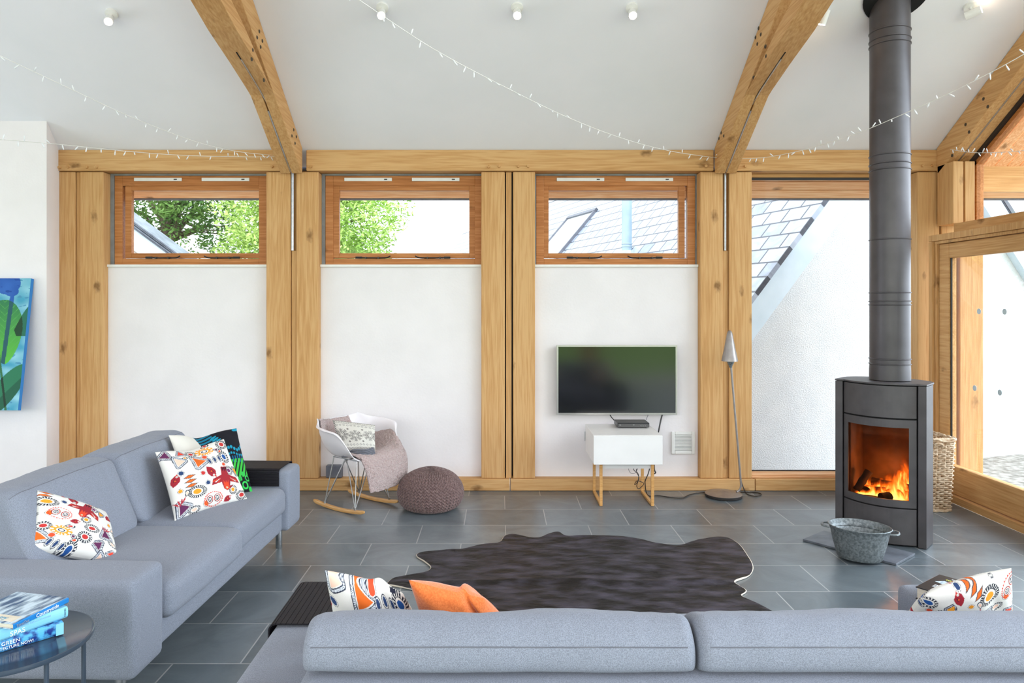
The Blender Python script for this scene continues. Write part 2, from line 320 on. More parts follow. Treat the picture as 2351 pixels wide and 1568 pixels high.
def smoothpath(pts, n=8):
    pts = [Vector(p) for p in pts]; out = []
    for i in range(len(pts)-1):
        p0, p1, p2, p3 = pts[max(i-1, 0)], pts[i], pts[i+1], pts[min(i+2, len(pts)-1)]
        for k in range(n):
            t = k/n; out.append(.5*((2*p1)+(p2-p0)*t+(2*p0-5*p1+4*p2-p3)*t*t+(3*p1-p0-3*p2+p3)*t**3))
    return out+[pts[-1]]

# ------------------------------------------------------------------ room shell
SL = .61; YB, ZB = 6.15, 2.935                 # ceiling pitch and the line where it meets the beam
def zc(Y): return ZB+SL*(YB-Y)
RY = 2.35; RZ = zc(RY)
struct('floor', MB().box(-8, 3.66, -1.45, 6.4, -.12, 0), 'slate_floor')
cm = MB().prism([(6.33, zc(6.33)), (RY, RZ), (-1.5, zc(6.33)), (-1.5, zc(6.33)+.12), (RY, RZ+.12), (6.33, zc(6.33)+.12)], 'x', -8, 3.93)
struct('ceiling', cm, 'ceiling_paint')
XA = -3.80
PO = [(135, 172), (183, 237), (611, 667), (680, 731), (1105, 1159), (1178, 1228.5), (1608, 1660), (1674, 1726.5)]
PX = [((a-HX)*YB/F, (b-HX)*YB/F) for a, b in PO]
PLZ, BZ0, BZ1 = .103, 2.753, 2.935
# infill plaster panels between the posts
wm = MB()
for (a, b) in ((PX[1][1], PX[2][0]), (PX[3][1], PX[4][0]), (PX[5][1], PX[6][0])): wm.box(a+.001, b-.001, 6.225, 6.33, PLZ, 1.93)
struct('wall_back', wm, 'plaster')
sm = MB()
for (a, b) in ((PX[1][1], PX[2][0]), (PX[3][1], PX[4][0]), (PX[5][1], PX[6][0])): sm.box(a+.001, b-.001, 6.205, 6.33, 1.93, 1.952)
struct('trim_1', sm, 'white_plastic', bevel=.003)
# left wall block that stands forward of the timber frame
wl = MB().prism([(-8, 5.861), (-3.72, 5.861), (-3.80, 6.17), (-3.80, 6.33), (-8, 6.33)], 'z', 0, 3.3)
struct('wall_left', wl, 'plaster')
struct('baseboard_left', MB().prism([(-8, 5.845), (-3.71, 5.845), (-3.72, 5.860), (-8, 5.860)], 'z', 0, .125), 'skirting_slate')
# far left gable end with a tall opening and the rear frame behind the viewpoint
struct('wall_end', MB().box(-8.1, -8, -1.5, 1.0, 0, 5.3).box(-8.1, -8, 4.6, 6.3, 0, 3.4).box(-8.1, -8, 1.0, 4.6, 2.4, 5.3), 'plaster')

bx = MB().box
def timber(name, mb, mat, label, cat, origin, bev=.006, group=None):
    return tag(obj(name, mb, mat, bevel=bev, origin=origin, smooth=False), label, cat, group)
plabels = ['narrow sawn oak post at the left end of the wall, beside the white corner',
           'wide oak post to the left of the leftmost high window', 'oak post to the right of the leftmost high window',
           'oak post behind the rocking chair, left of the middle high window', 'oak post to the right of the middle high window, behind the pouf',
           'oak post to the left of the television wall panel', 'oak post between the television panel and the floor lamp shade',
           'oak post with long crack beside the tall fixed window']
posts = []
for i, ((a, b), l) in enumerate(zip(PX, plabels)):
    o = timber('oak_post', MB().box(a, b, YB, 6.33, PLZ, BZ0-.004), 'oak_z', l, 'post', ((a+b)/2, 6.2, PLZ), .007); posts.append(o)
# recessed fillets between paired posts
fl = [('narrow oak fillet in the joint at the left end of the wall', PX[0][1], PX[1][0]), ('oak fillet in the joint left of the rocking chair, below a steel rod', PX[2][1], PX[3][0]),
      ('oak fillet with black shadow gaps between the posts near the pouf', PX[4][1], PX[5][0]), ('oak fillet in the joint behind the floor lamp shade', PX[6][1], PX[7][0])]
for k, (l, a, b) in enumerate(fl):
    top = BZ0-.004 if k in (0, 2) else 2.07
    g = .010 if k == 2 else .004
    mbf = MB().box(a+g, b-g*(1.3 if k == 2 else 1), 6.17, 6.25, PLZ, top)
    timber('oak_fillet', mbf, 'oak_z', l, 'fillet', ((a+b)/2, 6.22, PLZ), .002)
    struct('trim_%d' % (3+k), MB().box(a, b, 6.26 if k == 2 else 6.20, 6.32, PLZ if k == 2 else top+.002, BZ0), 'rubber' if k == 2 else 'oak_z')  # dark backing in the joint near the pouf paints the shade of its gaps
# sole plate pieces
for x0, x1, l in ((XA, -1.9, 'oak sole plate on the floor behind the grey sofa'), (-1.895, .092, 'oak sole plate on the floor behind the rocking chair and pouf'),
                  (.097, 2.2, 'oak sole plate behind the television cabinet and lamp'), (2.205, 3.6, 'oak sole plate below the tall fixed window')):
    timber('oak_sole_plate', MB().box(x0, x1, 6.13, 6.33, .001, PLZ-.001), 'oak_x', l, 'beam', ((x0+x1)/2, 6.2, 0), .006)
# rafters
TR = [(-1.872, -1.69), (1.85, 2.03), (3.76, 3.94)]
def peg(parent, x, y, z, mat='oak_y'):
    obj('wooden_peg', MB().cyl((0, .0, 0), (0, -.022, 0), .012, 10), mat, parent).location = (x, y, z)
bm_spec = [(XA-.01, TR[0][0]-.004, 'long oak wall beam above the leftmost high window', [(138, 385), (157, 384), (200, 384), (222, 384), (625, 383)]),
           (TR[0][1]+.03, TR[1][0]-.004, 'longest oak wall beam, above the middle and right high windows', [(714, 383), (1122, 383), (1146, 382), (1190, 382), (1213, 382), (1620, 382)]),
           (TR[1][1]+.003, 3.82, 'short oak wall beam crossed by the dark flue pipe', [(1711, 382), (2117, 381), (2140, 380)])]
for x0, x1, l, pg in bm_spec:
    e = thing('oak_beam', l, 'beam', ((x0+x1)/2, 6.2, BZ0))
    obj('timber', MB().box(x0, x1, 6.13, 6.33, BZ0, BZ1-.002).sh(-e.location), 'oak_x', e, bevel=.008)
    for px, py in pg:
        q = P(px, py, 6.13); peg(e, q.x-e.location.x, 6.131-6.2, q.z-BZ0)
rl = ['oak rafter left of the middle ceiling bay, with steel bolts', 'oak rafter right of the middle ceiling bay, with steel bolts', 'oak rafter at the right gable beside the glazing']
cl = ['curved oak collar brace under the left rafter', 'curved oak collar brace under the middle right rafter']
VD = .237
for i, (xl, xr) in enumerate(TR):
    e = thing('oak_rafter', rl[i], 'rafter', ((xl+xr)/2, 6.1, BZ0))
    y0 = 6.125 if i < 2 else 6.13
    prof = [(y0, zc(y0)-.004), (RY, RZ-.004), (RY, RZ-VD), (y0-.02, zc(y0-.02)-VD), (y0, BZ0+.001)]
    xm = (xl+xr)/2
    obj('timber', MB().prism(prof, 'x', xl, xm-.006).prism(prof, 'x', xm+.006, xr).prism([(a, b+(.03 if k > 1 else 0)) for k, (a, b) in enumerate(prof)], 'x', xm-.007, xm+.007).sh(-e.location), 'oak_y', e, bevel=.004)
    yb = 5.5 if i < 2 else 5.0
    obj('steel_rod', MB().cyl((xm, 6.09, zc(6.09)-VD+.004), (xm, yb, zc(yb)-VD+.004), .007, 8).sh(-e.location), 'steel', e)
    # countersunk bolts on the face towards the middle of the room
    side = xr if i == 0 else xl; sg = 1 if i == 0 else -1
    if i == 0: bl = [(595, 72), (590, 86), (602, 94), (598, 108), (674, 298), (670, 312), (680, 314), (677, 329)]
    elif i == 1: bl = [(1742, 65), (1747, 79), (1735, 86), (1739, 101), (1656, 305), (1662, 312), (1651, 318)]
    else: bl = [(2258, 227), (2268, 245), (2217, 286), (2225, 303), (2186, 357)]
    for px, py in bl:
        Y = side*F/(px-HX); q = P(px, py, Y)
        b_ = MB().cyl((-sg*.004, 0, 0), (sg*.0025, 0, 0), .0135, 14).cyl((0, 0, 0), (sg*.006, 0, 0), .007, 6)
        obj('bolt', b_, 'bolt_dark', e).location = (side-e.location.x, Y-6.1, q.z-BZ0)
    if i < 2:
        c = thing('collar_brace', cl[i], 'brace', (xm, 5.45, 3.12))
        bot = [(5.5, 3.13), (5.333, 3.19), (4.963, 3.284), (4.60, 3.365), (4.325, 3.45), (3.5, 3.66), (2.35, 3.85)]
        top = [(2.35, 4.05), (3.5, 3.82), (4.30, 3.585), (4.50, 3.523), (4.727, 3.448), (5.05, 3.305), (5.30, 3.185), (5.42, 3.132)]
        ys = np.linspace(5.47, 2.36, 40); bz = np.interp(ys, [p[0] for p in bot[::-1]], [p[1] for p in bot[::-1]]); tz = np.maximum(np.interp(ys, [p[0] for p in top], [p[1] for p in top]), bz+.004)
        mbb = MB().ring([[(xl-.001, y, z0), (xr+.001, y, z0), (xr+.001, y, z1), (xl-.001, y, z1)] for y, z0, z1 in zip(ys, bz, tz)])
        obj('slot_shade', MB().tube([(xm, y, z0+.001) for y, z0 in zip(ys[:9], bz[:9])], .005, 6).sh(-c.location), 'stove_gap', c)  # dark strip laid on the solid brace, painting the shade of a slot
        obj('timber', mbb.sh(-c.location), 'oak_y', c, bevel=.004)
        obj('steel_rod', MB().tube([(xm+.003, y, z0-.002) for y, z0 in zip(ys[:8], bz[:8])], .005, 8).sh(-c.location), 'steel', c)
        for px, py in ([(580, 115), (578, 136), (606, 184)] if i == 0 else [(1757, 107), (1759, 129), (1730, 178)]):
            Y = side*F/(px-HX); q = P(px, py, Y)
            obj('bolt', MB().cyl((-sg*.004, 0, 0), (sg*.0025, 0, 0), .0135, 14).cyl((0, 0, 0), (sg*.006, 0, 0), .007, 6), 'bolt_dark', c).location = (side-xm, Y-5.45, q.z-3.12)
        # upright tie rod in the joint below the rafter foot
        tag(obj('tie_rod', MB().cyl((0, 0, 0), (0, 0, BZ0-2.07), .011, 10), 'steel', origin=None), ['steel tie rod in the post joint above the rocking chair', 'steel tie rod in the post joint above the floor lamp'][i], 'rod').location = (xm+(.012 if i else -.004), 6.16, 2.07)

# ------------------------------------------------------------------ high windows
WY = 6.27
def wx(x, Y=WY): return (x-HX)*Y/F
def wz(y, Y=WY): return CH-(y-HY)*Y/F
def rect_frame(x0, x1, z0, z1, t, y0, y1, tb=None, tt=None):
    tb = t if tb is None else tb; tt = t if tt is None else tt
    return MB().box(x0, x0+t, y0, y1, z0, z1).box(x1-t, x1, y0, y1, z0, z1).box(x0+t, x1-t, y0, y1, z0, z0+tb).box(x0+t, x1-t, y0, y1, z1-tt, z1)
wins = [(263, 612, 300, 597, (309, 464), (336, 471)), (747, 1108, 778, 1077, (791, 946), (817, 954)), (1231, 1596, 1260, 1559, (1278, 1436), (1301, 1440))]
wlab = ['leftmost', 'middle', 'right']
for i, (a, b, ga, gb, vents, stays) in enumerate(wins):
    e = bpy.data.objects.new('window_%d' % (i+1), None); C.objects.link(e); e['kind'] = 'structure'; e.location = (wx((a+b)/2), WY, 1.952)
    L = -e.location
    x0, x1 = wx(a), wx(b); z0, z1 = 1.953, 2.735
    obj('window_frame', rect_frame(x0, x1, z0, z1, .068, WY, WY+.07, .055, .088).sh(L), 'sash_x', e, bevel=.003)
    obj('sash', rect_frame(wx(ga)-.055, wx(gb)+.055, wz(592), wz(424), .055, WY+.012, WY+.06, .042, .05).sh(L), 'sash_x', e, bevel=.003)
    obj('glass_pane', MB().box(wx(ga)-.01, wx(gb)+.01, WY+.035, WY+.041, wz(584), wz(434)).sh(L), 'window_glass', e)
    for v in vents:
        vx0, vx1 = wx(v), wx(v+109); vo = obj('trickle_vent', MB().box(vx0, vx1, WY-.012, WY, wz(416), wz(408.5)).sh(L), 'white_plastic', e, bevel=.002, label='white trickle vent')
        xk = vx1-.055
        obj('slider', MB().box(xk-.012, xk+.015, WY-.016, WY-.0125, wz(413.6), wz(411.2)).sh(L), 'black_plastic', vo)
    for k, s_ in enumerate(stays):
        sx0, sx1 = wx(s_), wx(s_+80); zz = wz(591.5); d = 1 if k == 0 else -1
        A, B_ = (sx0, sx1) if k == 0 else (sx1, sx0)
        mbs = MB().tube(smoothpath([(A, WY-.014, zz), (A+d*.1, WY-.016, zz-.003), (B_-d*.06, WY-.016, zz-.003), (B_-d*.025, WY-.02, zz+.001), (B_, WY-.022, zz+.014)], 5), .0055, 8)
        mbs.box(min(A, A+d*.055), max(A, A+d*.055), WY-.018, WY-.001, zz-.009, zz+.009)
        for q in (.09, .2): mbs.box(A+d*q-.006, A+d*q+.006, WY-.022, WY+.012, zz-.012, zz+.006)
        obj('casement_stay', mbs.sh(L), 'black_plastic', e, label='black iron stay')
rv = MB()
for (a_, b_), (l_, r_) in zip(((263, 612), (747, 1108), (1231, 1596)), ((1, 2), (3, 4), (5, 6))):
    if wx(a_)-PX[l_][1] > .004: rv.box(PX[l_][1]+.001, wx(a_)-.001, 6.262, 6.33, 1.953, BZ0-.002)
    if PX[r_][0]-wx(b_) > .004: rv.box(wx(b_)+.001, PX[r_][0]-.001, 6.262, 6.33, 1.953, BZ0-.002)
    rv.box(wx(a_), wx(b_), 6.262, 6.33, 2.736, BZ0-.002)
struct('trim_11', rv, 'skirting_slate')
# tall fixed window
e = bpy.data.objects.new('window_4', None); C.objects.link(e); e['kind'] = 'structure'; e.location = (2.9, 6.27, .1); L = -e.location
obj('sill', MB().box(2.185, 3.605, 6.165, 6.33, .104, .135).sh(L), 'cedar_x', e, bevel=.003)
obj('head_bead', MB().box(2.185, 3.605, 6.27, 6.30, 2.722, 2.75).sh(L), 'oak_x', e)
obj('seal', MB().box(2.185, 3.605, 6.285, 6.30, 2.700, 2.722).box(2.185, 3.605, 6.285, 6.30, .135, .143).sh(L), 'rubber', e)
obj('glass_pane', MB().box(2.19, 3.60, 6.29, 6.298, .136, 2.72).sh(L), 'window_glass', e)

# ------------------------------------------------------------------ right hand gable: corner post, sliding door, gable glazing
timber('oak_post', MB().box(3.61, 3.80, YB, 6.33, PLZ, BZ0-.004), 'oak_z', 'oak corner post behind the stove flue', 'post', (3.7, 6.2, PLZ), .007)
timber('oak_post', MB().box(3.76, 3.845, 5.905, 6.12, 2.275, 2.79).box(3.86, 3.94, 5.905, 6.12, 2.275, 2.79).box(3.845, 3.86, 5.93, 6.12, 2.275, 2.79), 'oak_z', 'short double oak post above the corner of the sliding door', 'post', (3.85, 6.0, 2.275), .004)
timber('oak_post', MB().box(3.81, 3.94, 6.14, 6.33, 0, BZ0-.01), 'oak_z', 'oak post in the glazed corner beside the door jamb', 'post', (3.87, 6.2, 0), .006)
timber('oak_post', MB().box(3.97, 4.17, 6.14, 6.34, -.1, 2.7), 'oak_z', 'oak post outside the sliding door with knot and long crack', 'post', (4.07, 6.2, -.1), .006)
struct('trim_2', MB().box(3.66, 3.95, -1.4, 6.13, 0, .06), 'oak_y', bevel=.004)
timber('oak_transom', MB().box(3.76, 3.95, -1.4, 5.90, 2.188, 2.272), 'oak_y', 'oak transom running above the sliding door', 'beam', (3.85, 2.2, 2.19), .004)
e = bpy.data.objects.new('door_1', None); C.objects.link(e); e['kind'] = 'structure'; e.location = (3.72, 4.8, .06); L = -e.location
obj('door_frame', MB().box(3.655, 3.75, 6.02, 6.07, .06, 2.13).box(3.675, 3.75, 5.985, 6.018, .06, 2.13).box(3.655, 3.76, -1.3, 6.07, 2.135, 2.187).box(3.67, 3.76, -1.3, 6.01, 2.11, 2.134).sh(L), 'oak_z', e, bevel=.003)
leafs = [(3.30, 5.98, 3.69), (.9, 3.36, 3.755), (-1.28, .95, 3.69)]
for y0, y1, x in leafs:
    lf = obj('door_leaf', MB().box(x, x+.06, y0, y0+.13, .068, 2.105).box(x, x+.06, y1-.13, y1, .068, 2.105).box(x, x+.06, y0+.13, y1-.13, .068, .293).box(x, x+.06, y0+.13, y1-.13, 1.985, 2.105).sh(L), 'oak_y', e, bevel=.004)
    obj('glass_pane', MB().box(x+.026, x+.034, y0+.125, y1-.125, .288, 1.99).sh(L), 'door_glass', lf)
    obj('seal', MB().box(x+.012, x+.022, y1-.142, y1-.13, .293, 1.985).sh(L), 'rubber', lf)
    if x < 3.7 and y0 > 3:
        for dy, dz in ((5.57, .95), (5.29, .95), (5.01, .95), (5.52, 1.55), (5.24, 1.55), (4.96, 1.55)):
            obj('glass_dot', MB().cyl((x+.0235, dy, dz), (x+.0255, dy, dz), .022, 20).sh(L), 'glass_dot', lf)
# gable window above the transom
e = bpy.data.objects.new('window_5', None); C.objects.link(e); e['kind'] = 'structure'; e.location = (4.0, 4.5, 2.27); L = -e.location
def gl(Y, d): return zc(Y)-d
obj('window_frame', MB().box(3.97, 4.03, 5.93, 5.965, 2.30, 2.82).box(3.97, 4.03, RY, 5.965, 2.273, 2.30).prism([(5.965, gl(5.965, .26)), (RY, gl(RY, .26)), (RY, gl(RY, .30)), (5.965, gl(5.965, .30))], 'x', 3.97, 4.03).sh(L), 'sash_y', e, bevel=.002)
obj('seal', MB().box(3.955, 3.97, 5.965, 5.995, 2.275, 2.8).prism([(5.99, gl(5.99, .22)), (RY, gl(RY, .22)), (RY, gl(RY, .26)), (5.99, gl(5.99, .26))], 'x', 3.945, 3.975).sh(L), 'rubber', e)
obj('glass_pane', MB().prism([(5.94, 2.295), (RY, 2.295), (RY, gl(RY, .29)), (5.94, gl(5.94, .29))], 'x', 3.995, 4.003).sh(L), 'window_glass', e)
# roof overhang outside
om = MB()
for k in range(9): om.prism([(6.36, zc(6.36)-.02), (RY, RZ-.02), (RY, RZ+.0), (6.36, zc(6.36))], 'x', 4.05+k*.11, 4.15+k*.11)
struct('trim_7', om, 'cedar_y', bevel=.002)
struct('trim_8', MB().prism([(6.34, 2.74), (6.36, 2.74), (6.36, 2.80), (6.34, 2.80)], 'x', 3.95, 5.05).box(3.98, 5.0, 6.3, 6.36, 2.6, 2.95), 'oak_x')
# eaves soffit boards along the back wall
so = MB(); ya, za, yb, zb_ = 6.345, 2.775, 6.665, 2.592
for k in range(3):
    t0, t1 = k/3+.005, (k+1)/3-.02
    p0 = (ya+(yb-ya)*t0, za+(zb_-za)*t0); p1 = (ya+(yb-ya)*t1, za+(zb_-za)*t1)
    so.prism([p0, p1, (p1[0]+.01, p1[1]+.02), (p0[0]+.01, p0[1]+.02)], 'x', -4.2, 5.3)
struct('trim_9', so, 'cedar_x', bevel=.002)
struct('trim_10', MB().prism([(yb, zb_-.008), (yb+.03, zb_-.012), (yb+.03, zb_+.16), (yb, zb_+.16)], 'x', -4.2, 5.3).prism([(6.34, 2.80), (yb, zb_+.02), (yb, zb_+.05), (6.34, 2.83)], 'x', -4.2, 5.3), 'grey_board')
# timber frame behind the viewpoint
for x, l in ((-5.0, 'oak post of the open garden side behind the view, far left'), (-1.78, 'oak post of the open garden side behind the view, left'), (1.72, 'oak post of the open garden side behind the view, right')):
    timber('oak_post', MB().box(x-.15, x+.15, -1.45, -1.25, 0, 2.75), 'oak_z', l, 'post', (x, -1.35, 0))
timber('oak_beam', MB().box(-8, 3.9, -1.45, -1.25, 2.755, 2.86), 'oak_x', 'oak beam over the open garden side behind the view', 'beam', (-2, -1.35, 2.755))

# ------------------------------------------------------------------ outside
struct('ground_outside', MB().box(-30, 30, 6.42, 60, -.25, -.12).box(3.97, 30, -1.46, 6.41, -.25, -.12), 'gravel')
struct('ground_patio', MB().box(-30, 30, -4.5, -1.47, -.25, -.05), 'gravel')
lm = MB().grid(lambda u, v: Vector((-30+60*u, -4.5-22*v, -.05+3.4*v**1.3+.15*noise.noise(Vector((u*9, v*9, 0))))), 40, 20)
struct('ground_lawn', lm, 'lawn', smooth='all')
# neighbouring house: local x along the gable, y away along the roof, z up
hv = Vector((.95, .31, 0)).normalized(); hu = Vector((-hv.y, hv.x, 0)); pt = R(48.5); cp, sp = math.cos(pt), math.sin(pt)
B = P(1727, 670, 7.0)
nrm = (hv*cp+Vector((0, 0, sp))).cross(hu).normalized()
def onroof(x, y):
    d = P(x, y, 1.0)-Vector((0, 0, CH)); o = Vector((0, 0, CH)); t_ = (B-o).dot(nrm)/d.dot(nrm); q = o+d*t_-B
    return Vector((q.dot(hv), q.dot(hu), q.z))
lf_ = onroof(1052, 548); DEP = lf_.y
WID = 4.3
hs = thing('slate_roofed_house', 'white rendered house with slate roof beyond the tall window and right high window', 'house', B, math.atan2(hv.y, hv.x))
brickmat('roof_slates', (128, 138, 158), (168, 177, 194), (30, 34, 50), .3, .2, .011, .38, (0, 1, 0), (cp, 0, sp), (20, 20), .5, 5, spec=.6)
apx = WID/2; apz = apx*math.tan(pt); x0, z0_ = -.9, -.9*math.tan(pt)
gz = -.12-B.z
def rz_(x): return (x if x <= apx else 2*apx-x)*math.tan(pt)
x1 = 2*apx-x0
obj('wall', MB().prism([(x0+.3, gz), (x1-.3, gz), (x1-.3, rz_(x1-.3)-.16), (apx, apz-.16), (x0+.3, rz_(x0+.3)-.16)], 'y', .06, DEP-.06), 'render_wall', hs)
nx, nz_ = -sp, cp
def slab(a, b, t0, t1, mir=False):
    pr = [(a+nx*t0, a*math.tan(pt)+nz_*t0), (b+nx*t0, b*math.tan(pt)+nz_*t0), (b+nx*t1, b*math.tan(pt)+nz_*t1), (a+nx*t1, a*math.tan(pt)+nz_*t1)]
    if mir: pr = [(2*apx-x, z) for x, z in pr]
    return pr
obj('roof', MB().prism(slab(x0, apx, -.05, 0), 'y', -.05, DEP).prism(slab(x0, apx, -.05, 0, True), 'y', -.05, DEP), 'roof_slates', hs)
obj('barge_board', MB().prism(slab(x0, apx+.12, -.30, -.06), 'y', -.03, .06).prism(slab(x0, apx+.12, -.30, -.06, True), 'y', -.03, .058), 'fascia_blue', hs)
q = [onroof(*p) for p in ((1304, 503), (1375, 478), (1292, 580), (1225, 600))]
off = Vector((nx, 0, nz_))
lo_x = min(c.x for c in q); hi_x = (q[0].x+q[1].x)/2; y_a = (q[1].y+q[2].y)/2; y_b = (q[0].y+q[3].y)/2; lo_x = q[2].x-.1
def rp(x, y, h): return Vector((x, y, x*math.tan(pt)))+off*h
def rbox(xa, xb, ya, yb, ha, hb):
    return MB().add([rp(xa, ya, ha), rp(xb, ya, ha), rp(xb, yb, ha), rp(xa, yb, ha), rp(xa, ya, hb), rp(xb, ya, hb), rp(xb, yb, hb), rp(xa, yb, hb)], [(0, 3, 2, 1), (4, 5, 6, 7), (0, 1, 5, 4), (1, 2, 6, 5), (2, 3, 7, 6), (3, 0, 4, 7)])
sk = obj('skylight', rbox(lo_x, hi_x, y_a, y_a+.05, 0, .05).add(*(lambda m_: (m_.v, m_.f))(rbox(lo_x, hi_x, y_b-.05, y_b, 0, .05))).add(*(lambda m_: (m_.v, m_.f))(rbox(hi_x-.05, hi_x, y_a, y_b, 0, .055))), 'grey_board', hs)
obj('glass_pane', rbox(lo_x, hi_x-.05, y_a+.05, y_b-.05, 0, .02), 'skylight_glass', sk)
fq = onroof(1439, 583)
obj('roof_flue', MB().lathe([(.075, 0), (.075, 3)], fq-Vector((0, 0, .05)), 20).lathe([(.079, .10), (.082, .105), (.079, .12)], fq, 20).lathe([(.079, .14), (.082, .145), (.079, .16)], fq, 20).lathe([(.12, -.02), (.1, .02), (.08, .05)], fq, 20), 'grey_pipe', hs, smooth=True)
# second building seen through the leftmost high window
D2 = 11.0
g0, g1 = P(262, 470, D2), P(520, 660, D2)
h2 = thing('stone_outbuilding', 'stone outbuilding gable with pale blue verge beyond the leftmost window', 'building', (g1.x, D2, -.12)); L = -h2.location
sl2 = (g0.z-g1.z)/(g1.x-g0.x); tl = Vector((-9, D2, g0.z+(g0.x+9)*sl2))
def ln(off_): return [(-9, tl.z+off_), (g1.x, g1.z+off_)]
obj('wall', MB().prism([(-9, -.12), (g1.x-.3, -.12), (g1.x-.3, g1.z-.2), (-9, tl.z-.4)], 'y', D2+.1, D2+.3).sh(L), 'stone_wall', h2)
obj('barge_board', MB().prism([ln(-.48)[0], ln(-.48)[1], ln(-.14)[1], ln(-.14)[0]], 'y', D2, D2+.1).sh(L), 'fascia_blue', h2)
sm_ = MB()
for k in range(4): sm_.prism([ln(-.14+.035*k)[0], ln(-.14+.035*k)[1], ln(-.115+.035*k)[1], ln(-.115+.035*k)[0]], 'y', D2-.05-.02*(k % 2), D2+.5)
obj('roof', sm_.sh(L), 'slate_slab', h2)
# trees
def tree(name, loc, h, rad, nleaf, mat, label, seed, ls=.16, blobs=26):
    rnd = random.Random(seed); e = thing(name, label, 'tree', loc)
    mt = MB().tube([(0, 0, 0), (.1, 0, h*.4), (-.1, .1, h*.75)], [rad*.09, rad*.07, rad*.03], 10)
    cs = []
    for k in range(blobs):
        a = rnd.random()*6.283; rr = rad*rnd.random()**.5*.8; zz = h*.32+rnd.random()*h*.62
        f_ = 1-abs((zz-h*.6)/(h*.62))**2*.7; c = Vector((rr*math.cos(a)*f_, rr*math.sin(a)*f_, zz)); cs.append((c, rad*(.22+.2*rnd.random())))
        mt.tube([(0, 0, h*.35+.2*rnd.random()*h), c*.6+Vector((0, 0, h*.2)), c], [rad*.03, rad*.015, .01], 5)
    obj('trunk', mt, 'bark', e, smooth=True)
    vs = []; fs = []
    for k in range(nleaf):
        c, r_ = cs[rnd.randrange(blobs)]
        d = Vector((rnd.gauss(0, 1), rnd.gauss(0, 1), rnd.gauss(0, 1))).normalized()*r_*(.55+.55*rnd.random())
        p = c+d; a = Vector((rnd.gauss(0, 1), rnd.gauss(0, 1), rnd.gauss(0, .6))).normalized(); b = a.cross(Vector((rnd.gauss(0, 1), rnd.gauss(0, 1), 1))).normalized()
        s_ = ls*(.6+.7*rnd.random()); i0 = len(vs); vs += [p-a*s_, p-b*s_*.4, p+a*s_, p+b*s_*.4]; fs.append((i0, i0+1, i0+2, i0+3))
    obj('foliage', MB().add(vs, fs), mat, e, kind='stuff')
tree('leafy_tree', (-5.3, 19, -.1), 7.2, 2.7, 60000, 'leaf_lime', 'bright lime green tree seen through the two left high windows', 3, .065, 46)
tree('dark_tree', (-9.8, 21, -.1), 8.0, 2.6, 16000, 'leaf_dark', 'dark open tree behind the stone outbuilding, left of the lime green one', 5, .08, 34)
tree('dark_tree', (-13.5, 22, -.1), 7.5, 2.6, 16000, 'leaf_dark', 'dark green tree at the far left behind the outbuilding roof', 9, .08, 30)
tree('garden_tree', (2.6, -13, 1), 3.0, 2.6, 7000, 'leaf_dark', 'dense garden bush behind the view, reflected in the television', 11, .16, 26)

